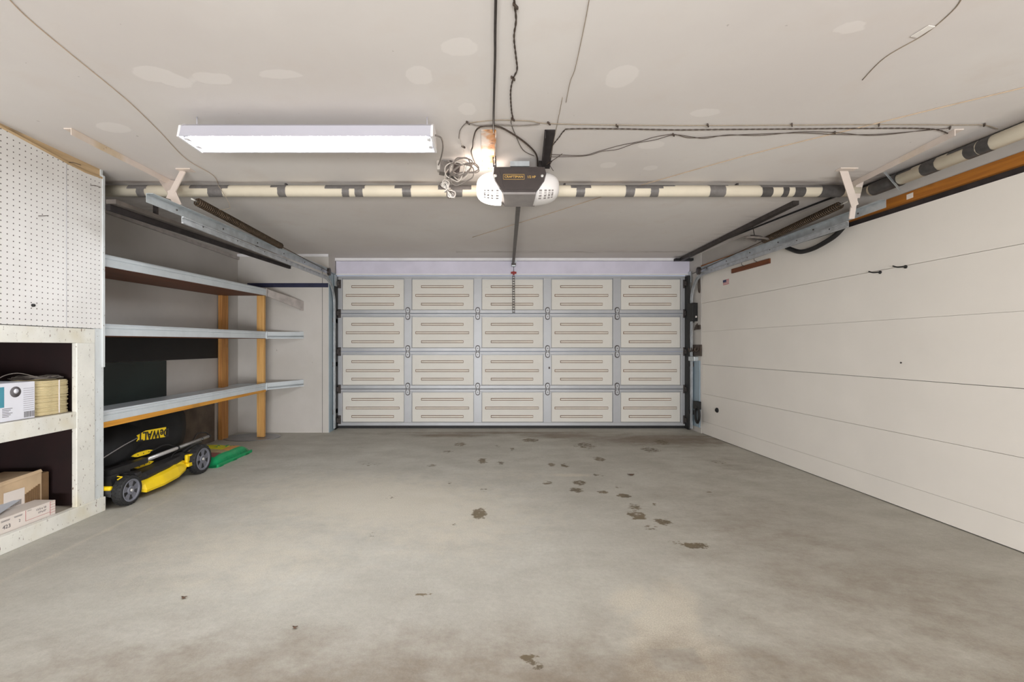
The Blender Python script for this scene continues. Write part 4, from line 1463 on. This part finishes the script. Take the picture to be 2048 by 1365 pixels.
def wheel(x, y, r, wdt, side):
    c = Vector((x, y, r))
    ax = Vector((side, 0, 0))
    h = wdt/2
    mb = MB().lathe([(r*.70, -h), (r*.93, -h), (r*.985, -h*.7), (r*.985, h*.7), (r*.93, h), (r*.72, h), (r*.70, h*.8)], c, ax, 32)
    for k in range(24):
        a = 2*PI*k/24
        for s_ in (-1, 1):
            p = c+Vector((s_*h*.42, math.cos(a+s_*.06)*r*.985, math.sin(a+s_*.06)*r*.985))
            tdir = Vector((0, -math.sin(a), math.cos(a)))
            ndir = Vector((0, math.cos(a), math.sin(a)))
            mb.bar(p-tdir*r*.055, p+tdir*r*.055, h*.75, r*.05, side=(1, 0, 0))
    w_ = mb.build('wheel', M_tyre, t)
    MB().lathe([(r*.70, h*.1), (r*.70, h*.2)], c, ax, 24).build('wheel_backing', M_mb, w_)
    mb = MB()
    n = 40
    prof = [(r*.765, h*.35), (r*.765, h*1.02), (r*.73, h*1.08), (r*.65, h*.95), (r*.60, h*.62), (r*.60, h*.35)]
    u = Vector((0, 1, 0))
    v = Vector((0, 0, 1))
    vs, fs = [], []
    for rr, hh_ in prof:
        vs += [c+ax*hh_+(u*math.cos(2*PI*k/n)+v*math.sin(2*PI*k/n))*rr for k in range(n)]
    m_ = len(prof)
    for i in range(m_):
        j = (i+1) % m_
        fs += [(i*n+k, i*n+(k+1) % n, j*n+(k+1) % n, j*n+k) for k in range(n)]
    mb.add(vs, fs, 0, True)
    mb.lathe([(r*.30, h*.2), (r*.30, h*.85), (r*.26, h*1.0), (r*.15, h*1.0), (r*.13, h*.86)], c, ax, 24)
    for k in range(5):
        a = 2*PI*k/5+.3
        d_ = u*math.cos(a)+v*math.sin(a)
        s_ = ax.cross(d_)
        p, q_ = c+d_*r*.24+ax*h*.6, c+d_*r*.66+ax*h*.66
        mb.hexa([p-s_*r*.12-ax*h*.2, p+s_*r*.12-ax*h*.2, p+s_*r*.12+ax*h*.2, p-s_*r*.12+ax*h*.2],
                [q_-s_*r*.23-ax*h*.2, q_+s_*r*.23-ax*h*.2, q_+s_*r*.23+ax*h*.2, q_-s_*r*.23+ax*h*.2])
    mb.build('hub', M_mgrey, w_)
    MB().lathe([(r*.10, h*.8), (r*.10, h*1.05), (r*.05, h*1.12)], c, ax, 12).build('axle_bolt', M_bolt, w_)


wheel(-2.585, 3.285, .105, .07, 1)
wheel(-2.575, 4.105, .128, .07, 1)
wheel(-3.08, 3.285, .105, .07, -1)
wheel(-3.09, 4.105, .128, .07, -1)
# deck: black shell with a yellow skirt
def loft(secs, mi=0):
    n = len(secs[0])
    vs = [p for s_ in secs for p in s_]
    fs = [tuple(range(n))[::-1], tuple(range((len(secs)-1)*n, len(secs)*n))]
    for i in range(len(secs)-1):
        fs += [(i*n+k, i*n+(k+1) % n, (i+1)*n+(k+1) % n, (i+1)*n+k) for k in range(n)]
    return vs, fs


secs = []
for y, hw, z0_, z1_ in ((3.185, .13, .10, .16), (3.23, .19, .07, .18), (3.42, .215, .055, .19), (3.8, .225, .055, .20), (4.05, .21, .06, .21), (4.16, .16, .08, .19)):
    xm = -2.845
    secs.append([Vector((xm-hw, y, z0_)), Vector((xm-hw, y, z1_-.05)), Vector((xm-hw+.06, y, z1_)), Vector((xm+hw-.06, y, z1_)), Vector((xm+hw, y, z1_-.05)), Vector((xm+hw, y, z0_))])
MB().add(*loft(secs)).build('deck', M_mb, t)
# side skirt
secs = []
for y, zt, zb_, xo in ((3.385, .085, .070, -2.60), (3.43, .118, .042, -2.545), (3.6, .142, .045, -2.53), (3.78, .155, .058, -2.535), (3.90, .145, .08, -2.56), (3.965, .135, .10, -2.59)):
    secs.append([Vector((-2.64, y, zb_)), Vector((-2.64, y, zt+.02)), Vector((-2.60, y, zt+.012)), Vector((xo-.018, y, zt-.012)), Vector((xo, y, zb_+.02)), Vector((xo-.006, y, zb_))])
MB().add(*loft(secs)).build('side_skirt', M_my, t)
MB().box(-2.60, -2.56, 3.93, 4.0, .10, .13, bev=.006).box(-2.61, -2.585, 3.95, 4.005, .13, .20, bev=.006).box(-2.61, -2.57, 3.97, 4.03, .185, .20, bev=.004).build('height_lever', M_my, t)
secs = []
for y, zt, xo in ((3.36, .165, -2.62), (3.48, .185, -2.575), (3.72, .197, -2.575), (3.9, .20, -2.60), (3.98, .195, -2.64)):
    secs.append([Vector((-2.68, y, zt-.055)), Vector((-2.68, y, zt)), Vector((xo-.03, y, zt-.004)), Vector((xo, y, zt-.03)), Vector((xo-.004, y, zt-.05))])
MB().add(*loft(secs)).build('deck_rim', M_mb, t)
MB().box(-2.70, -2.56, 3.34, 3.40, .17, .215, bev=.012).build('wheel_fender', M_mb, t)
MB().box(-2.72, -2.62, 3.178, 3.21, .13, .16, bev=.01).build('front_trim', M_my, t)
# motor housing
secs = []
for z, s_ in ((.21, 1.0), (.27, .97), (.32, .85), (.345, .6)):
    secs.append([Vector((-2.95+.12*s_*math.cos(a), 3.62+.22*s_*math.sin(a), z*.9)) for a in [2*PI*k/16 for k in range(16)]])
MB().add(*loft(secs)).build('motor_housing', M_mb, t)
# folded handle on the visible side
ha, hb = P(288, 922, 3.58), P(418, 873, 4.42)
MB().tube([ha, hb], .0155, 12).build('handle_tube', M_alu, t)
MB().lathe([(.0, 0), (.0175, 0), (.0175, .02), (.0, .02)], hb-(hb-ha).normalized()*.012, hb-ha, 12).build('end_cap', M_mb, t)
p_ = ha.lerp(hb, .86)
MB().lathe([(.012, 0), (.012, .02), (.005, .021)], p_, (1, -.6, .1), 12).lathe([(.005, .0205), (.005, .024)], p_, (1, -.6, .1), 10, 1).build('handle_bolt', [M_mb, M_alu], t)
p_ = ha.lerp(hb, .45)
d_ = (hb-ha).normalized()
MB().lathe([(.019, 0), (.019, .018)], p_, d_, 12).build('cable_clip', M_mb, t)
ga, gb = P(213, 949, 3.235), P(286, 922, 3.57)
gm = ga.lerp(gb, .52)
MB().bar(gm, gb+(gb-ga).normalized()*.02, .052, .042, side=(1, 0, 0)).build('handle_joint', M_mb, t)
MB().bar(ga, gm+Vector((0, 0, -.004)), .058, .055, side=(1, 0, 0)).build('handle_latch', M_mb, t)
MB().bar(P(218, 952, 3.25), P(222, 974, 3.25), .08, .075, side=(1, 0, 0)).build('latch_guard', M_mb, t)
o1 = P(226, 957, 3.19)
MB().bar(o1+Vector((.03, 0, .012)), o1+Vector((.04, .03, .0)), .006, .006).bar(o1+Vector((.04, .03, 0)), o1+Vector((.03, .0, -.012)), .006, .006).build('arrow_mark', M_my, t)


def strip(px0, px1, Y0_, Y1_, wd_, name):
    a_, b_ = P(px0[0], px0[1], Y0_), P(px1[0], px1[1], Y1_)
    d2 = (b_-a_).normalized()
    s2 = Vector((0, 0, 1))
    n2 = []
    L2 = (b_-a_).length
    for k in range(9):
        f = k/8
        n2.append(a_+d2*(L2*f)+s2*(wd_*math.sin(PI*min(1, f*3 if f < .33 else (1-f)*3 if f > .67 else 1)/2)*.5))
    for k in range(8, -1, -1):
        f = k/8
        n2.append(a_+d2*(L2*f)-s2*(wd_*math.sin(PI*min(1, f*3 if f < .33 else (1-f)*3 if f > .67 else 1)/2)*.5))
    mb = MB().prism(n2, (-.012, .004, 0))
    for f in (.25, .5, .75):
        mb.lathe([(.004, 0), (.004, .003)], a_+d2*L2*f, (1, -.4, 0), 8, 1)
    mb.build(name, [M_my, M_mb], t)


strip((264, 914), (308, 901), 3.54, 3.76, .034, 'handle_plate')
strip((268, 937), (308, 923), 3.50, 3.70, .034, 'handle_plate')
MB().tube(spline([P(300, 905, 3.72), P(325, 892, 3.86), P(342, 892, 3.95), P(360, 900, 4.05), P(385, 907, 4.15), P(400, 900, 4.25)], 6), .006, 6).build('control_cable', M_mb, t)
MB().tube(spline([P(338, 922, 3.82), P(350, 905, 3.95), P(372, 896, 4.1), P(386, 882, 4.2), P(395, 868, 4.35), P(412, 866, 4.42), P(418, 872, 4.45)], 6), .006, 6).build('control_cable', M_mb, t)
MB().tube(spline([P(345, 915, 4.0), P(365, 905, 4.08), P(385, 890, 4.18), P(400, 884, 4.3)], 6), .02, 8).build('rear_arm', M_mb, t)
# grass bag lying on top
def bag_pt(px, py, dpt):
    return P(px, py, dpt)


front = [(200, 846, 3.52), (208, 838, 3.55), (290, 820, 3.98), (362, 812, 4.40), (372, 850, 4.46), (366, 886, 4.36), (330, 905, 4.05), (262, 918, 3.62), (206, 934, 3.40)]
fpts = [P(*q) for q in front]
bpts = [Vector((max(p.x-.34, -3.235), p.y+.06, p.z-.02)) for p in fpts]
n = len(fpts)
cf = sum(fpts, Vector())/n+Vector((.055, -.02, .01))
vs = fpts+bpts+[cf]
fs = [(i, (i+1) % n, 2*n) for i in range(n)]+[(i, i+n, (i+1) % n+n, (i+1) % n) for i in range(n)]+[tuple(range(n, 2*n))]
bm = bmesh.new()
bv = [bm.verts.new(v) for v in vs]
for f in fs:
    bm.faces.new([bv[i] for i in f])
bmesh.ops.recalc_face_normals(bm, faces=bm.faces[:])
bmesh.ops.subdivide_edges(bm, edges=bm.edges[:], cuts=3, use_grid_fill=True, smooth=0.35)
for v in bm.verts:
    v.co += Vector((1, 0, .2))*.006*mnoise.noise(v.co*9)
bag = MB().bm(bm, 0, True).build('grass_bag', M_fabric, t)
MB().tube(spline([P(206, 917, 3.33), P(225, 905, 3.42), P(250, 890, 3.56), P(276, 876, 3.70)], 6), [.004]*19, 6).build('bag_seam', M_opener_grey, bag)
# yellow logo band sewn on the bag, upside down as in the picture
la, lb = P(276, 873, 3.62), P(332, 864, 3.94)
lu = P(303, 860, 3.77)-P(303, 880, 3.77)
ex_ = (lb-la).normalized()
la, lb = la+Vector((.01, -.03, 0)), lb+Vector((.01, -.03, 0))
hgt = .084
pl = [la-Vector((0, 0, hgt*.42)), lb-Vector((0, 0, hgt*.47)), lb+Vector((0, 0, hgt*.53))+ex_*.01, la.lerp(lb, .3)+Vector((0, 0, hgt*.47)), la+Vector((0, 0, hgt*.12)), la.lerp(lb, .06)-Vector((0, 0, hgt*.1))]
nrm = ex_.cross(Vector((0, 0, 1))).normalized()
MB().prism(pl, nrm*.006).build('logo_band', M_my, bag)
c_ = la.lerp(lb, .57)+nrm*.0085
if nrm.x < 0:
    print('logo normal faces away')
Mx = frame(c_, -ex_, (0, 0, -1))
text_mesh('DeWALT', .096, M_mb, 'lettering', bag, Mx, .0015, .0016, .92)

# ------------------------------------------------------------------ green bag of lawn feed
t = thing('feed_bag', (-2.78, 4.68, 0), 'green plastic bag with yellow printed top lying behind the mower wheel', 'bag')
nx, ny = 14, 16
x0, x1, y0, y1, hgt = -3.05, -2.52, 4.30, 4.95, .105


def bagp(u, v):
    x = x0+(x1-x0)*u
    y = y0+(y1-y0)*v
    e_ = (1-abs(2*u-1)**4)*(1-abs(2*v-1)**4)
    w_ = .018*abs(2*u-1)**2*math.sin(v*9)+.012*math.sin(u*7)
    return Vector((x+.014*math.sin(v*17)*(abs(2*u-1)**6), y+.014*math.sin(u*19)*(abs(2*v-1)**6)-(x-x0)*.04, hgt*max(e_, 0)**.40+.006*mnoise.noise(Vector((u*5, v*5, 0)))*e_+w_*e_*.5))


vs, fs, mi = [], [], []
for j in range(ny+1):
    for i in range(nx+1):
        vs.append(bagp(i/nx, j/ny))
N = len(vs)
vs += [Vector((p.x, p.y, .002)) for p in vs]
for j in range(ny):
    for i in range(nx):
        a = j*(nx+1)+i
        u, v = (i+.5)/nx, (j+.5)/ny
        k = 0
        if u < .86 and .1 < v < .93:
            k = 1
            if v < .3:
                k = 4
            elif v < .5:
                k = 2
            elif u > .68:
                k = 3
        fs.append((a, a+1, a+nx+2, a+nx+1))
        mi.append(k)
        fs.append((a+N, a+nx+1+N, a+nx+2+N, a+1+N))
        mi.append(0)
mb = MB()
mb.v, mb.f, mb.mi, mb.sm = [tuple(v) for v in vs], fs, mi, [True]*len(fs)
for i in range(nx):
    for a in (i, ny*(nx+1)+i):
        mb.add([], [])
        mb.f.append((a, a+1, a+1+N, a+N)); mb.mi.append(0); mb.sm.append(True)
for j in range(ny):
    for a in (j*(nx+1), j*(nx+1)+nx):
        mb.f.append((a, a+nx+1, a+nx+1+N, a+N)); mb.mi.append(0); mb.sm.append(True)
mb.build('sack', [M_bag_green, M_bag_yel, M_bag_tan, M_bag_or, M_bag_maroon], t)
mb = MB()
for k in range(13):
    c_ = bagp(.45+.3*rnd.random(), .6+.28*rnd.random())
    mb.bar(c_+Vector((0, 0, .002)), c_+Vector((rnd.uniform(-.03, .03), rnd.uniform(-.04, .04), .003)), .007, .002, side=(1, 0, 0))
mb.build('leaf_print', M_bag_green, t)['kind'] = 'stuff'
MB().box(x1-.014, x1+.004, y0-.01, y1-.03, .0, .03, bev=.004).build('crimped_end', M_bag_green, t)

# ------------------------------------------------------------------ right wall bits
def wp(px, py, d=0.0):
    y = (3.057-d)/((px-CX)/F+.0344)
    return Vector((xr(y, d), y, HZ-(py-CY)*y/F))


t = thing('timber_strip', wp(1500, 540), 'short brown wooden batten nailed high on the right wall', 'batten')
MB().bar(wp(1464, 543, .008), wp(1540, 522, .008), .016, .05, side=(1, 0, 0)).build('batten', wood('brown_batten', S(120, 66, 30), S(92, 46, 20), 'y'), t)
mb = MB()
for px, py in ((1489, 533), (1514, 524)):
    p = wp(px, py, .02)
    mb.tube([p, p+Vector((-.03, 0, .015)), p+Vector((-.032, 0, .04))], .003, 6)
mb.build('nails', M_darksteel, t)
t = thing('flag_sticker', wp(1452, 564), 'small stars and stripes flag sticker on the right wall', 'sticker')
a, b = wp(1446, 571, .0015), wp(1458, 558, .0015)
mb, mw = MB(), MB()
for k in range(7):
    z0_, z1_ = a.z+(b.z-a.z)*k/7, a.z+(b.z-a.z)*(k+1)/7
    (mb if k % 2 == 0 else mw).hexa([(a.x, a.y, z0_), (b.x, b.y, z0_), (b.x+.003, b.y, z0_), (a.x+.003, a.y, z0_)], [(a.x, a.y, z1_), (b.x, b.y, z1_), (b.x+.003, b.y, z1_), (a.x+.003, a.y, z1_)])
mb.build('red_stripes', M_flagr, t)
mw.build('white_stripes', M_flagw, t)
m_ = Vector((a.x*.45+b.x*.55, a.y*.45+b.y*.55, (a.z+b.z)/2))
lft = a if a.y > b.y else b
MB().hexa([(lft.x-.001, lft.y, m_.z), (m_.x-.001, m_.y, m_.z), (m_.x+.001, m_.y, m_.z), (lft.x+.001, lft.y, m_.z)], [(lft.x-.001, lft.y, b.z), (m_.x-.001, m_.y, b.z), (m_.x+.001, m_.y, b.z), (lft.x+.001, lft.y, b.z)]).build('blue_canton', M_flagb, t)


def hook(px, py, label, L=.07):
    p = wp(px, py, 0)
    mb = MB().tube(spline([p, p+Vector((-.02, 0, 0)), p+Vector((-.03, L*.5, .004)), p+Vector((-.028, L, .018))], 5), .005, 6)
    mb.lathe([(.012, 0), (.012, .006)], p, (-1, 0, 0), 10)
    tag(mb.build('wall_hook', M_black), label, 'hook')


hook(1761, 545, 'small dark hook on the right wall seam nearer the door')
hook(1812, 534, 'small dark hook on the right wall seam farther from the door')
p = wp(1435, 821)
tag(MB().lathe([(.03, 0), (.03, .012), (.02, .022), (.008, .024)], p, (-1, 0, 0), 20).build('round_plug', M_black), 'round black plug low on the right wall', 'plug')
p = wp(1803, 726)
tag(MB().lathe([(.006, 0), (.006, .006)], p, (-1, 0, 0), 8).build('nail_head', M_darksteel), 'tiny nail head on the bare middle of the right wall', 'nail')
t = thing('label_sticker', wp(1820, 392), 'small white paper label on the orange timber rail', 'label')
a, b = wp(1813, 396, .0135), wp(1826, 388, .0135)
zl_ = (a.z+b.z)/2
MB().hexa([(a.x, a.y, zl_-.02), (b.x, b.y, zl_-.018), (b.x+.002, b.y, zl_-.018), (a.x+.002, a.y, zl_-.02)], [(a.x, a.y, zl_+.015), (b.x, b.y, zl_+.017), (b.x+.002, b.y, zl_+.017), (a.x+.002, a.y, zl_+.015)]).build('paper', M_label, t)
# black hose loop under the right track
hp = spline([wp(1690, 450, .05), wp(1672, 470, .06), wp(1650, 485, .07), wp(1625, 498, .07), wp(1602, 504, .06), wp(1585, 500, .06), wp(1573, 494, .05), wp(1582, 488, .03), wp(1640, 470, .02), wp(1690, 452, .02)], 6)
tag(MB().tube(hp, .02, 10).build('black_hose', M_black), 'black hose looping down at the top of the right wall', 'hose')


# fittings on the narrow side wall right of the door
def fp(px, py, d=0.0):
    x = 2.84-d
    y = x*F/(px-CX)
    return Vector((x, y, HZ-(py-CY)*y/F))


def side_box(mb, px0, px1, py0, py1, d, bev=.003):
    a, b = fp(px0, py0), fp(px1, py1)
    return mb.box(2.84-d, 2.846, min(a.y, b.y), max(a.y, b.y), min(a.z, b.z), max(a.z, b.z), bev=bev)


t = thing('metal_plate', fp(1392, 852), 'tall pale grey metal plate on the narrow wall right of the door', 'plate')
side_box(MB(), 1384, 1400, 850, 722, .006, .002).build('plate', M_jamb, t)
side_box(MB(), 1384, 1396, 722, 714, .05).build('bracket', M_galv, t)
t = thing('black_box', fp(1390, 640), 'small black box on the narrow wall right of the door', 'box')
side_box(MB(), 1384, 1395, 644, 606, .07, .006).build('body', M_black, t)
MB().lathe([(.014, 0), (.014, .012)], fp(1393, 634, .07), (-1, 0, 0), 12).build('switch', M_flagw, t)
t = thing('key_hook', fp(1396, 660), 'dark iron hook below the small black box', 'hook')
p = fp(1397, 655)
MB().tube(spline([p+Vector((-.004, .02, .05)), p+Vector((-.03, .02, 0)), p+Vector((-.05, .005, -.035)), p+Vector((-.04, -.012, -.01)), p+Vector((-.03, -.008, .02))], 5), .008, 6).build('hook', M_wire, t)
side_box(MB(), 1392, 1401, 660, 650, .012).build('hook_plate', M_wire, t)
t = thing('hook_rack', fp(1395, 710), 'cluster of dark iron hooks above the tall metal plate', 'hooks')
for k in range(3):
    p = fp(1388+6*k, 698)
    MB().tube(spline([p+Vector((-.004, 0, .05)), p+Vector((-.03, 0, -.02)), p+Vector((-.06, 0, -.035)), p+Vector((-.075, 0, .01))], 5), .009, 6).build('hook', M_wire, t)
side_box(MB(), 1385, 1403, 712, 690, .014).build('back_strip', M_wire, t)
t = thing('hanging_rope', fp(1393, 560), 'dark rope hanging on the narrow wall right of the door', 'rope')
p = fp(1400, 566)
MB().tube(spline([p+Vector((-.006, 0, .08)), p+Vector((-.012, .02, 0)), p+Vector((-.012, .015, -.1)), p+Vector((-.012, -.015, -.13)), p+Vector((-.012, -.02, -.06)), p+Vector((-.01, -.006, .05))], 6), .007, 6).build('rope', M_wire, t)
MB().lathe([(.015, 0), (.015, .02)], p+Vector((0, 0, .08)), (-1, 0, 0), 10).build('nail', M_wire, t)
t = thing('coiled_hose', fp(1396, 850), 'small black coil hanging low on the narrow wall right of the door', 'coil')
for k in range(4):
    c_ = fp(1394.5, 832, .03+.018*k)+Vector((0, 0, .004*k))
    MB().tube([c_+Vector((0, .055*math.cos(a), .095*math.sin(a))) for a in [2*PI*j/20 for j in range(20)]], .014, 7, closed=True).build('loop', M_black, t)
side_box(MB(), 1395, 1402, 818, 804, .06, .006).build('holder', M_black, t)

# ------------------------------------------------------------------ bits on the floor
def leaf(px, py, s, label):
    c = floor_pt(px, py)
    vs = []
    for k in range(10):
        a = 2*PI*k/10
        vs.append(c+Vector((s*math.cos(a)*(1+.3*math.sin(3*a)), s*.6*math.sin(a), .002+.006*abs(math.cos(a)))))
    mb = MB().prism(vs, (0, 0, .0025))
    tag(mb.build('dry_leaf', M_leaf), label, 'leaf')


leaf(368, 1198, .012, 'tiny dry leaf on the floor in front of the cabinet')
leaf(590, 1258, .010, 'tiny dry leaf on the bare floor near the bottom edge')
leaf(1262, 951, .03, 'curled dark leaf on the floor amid the damp footprints')
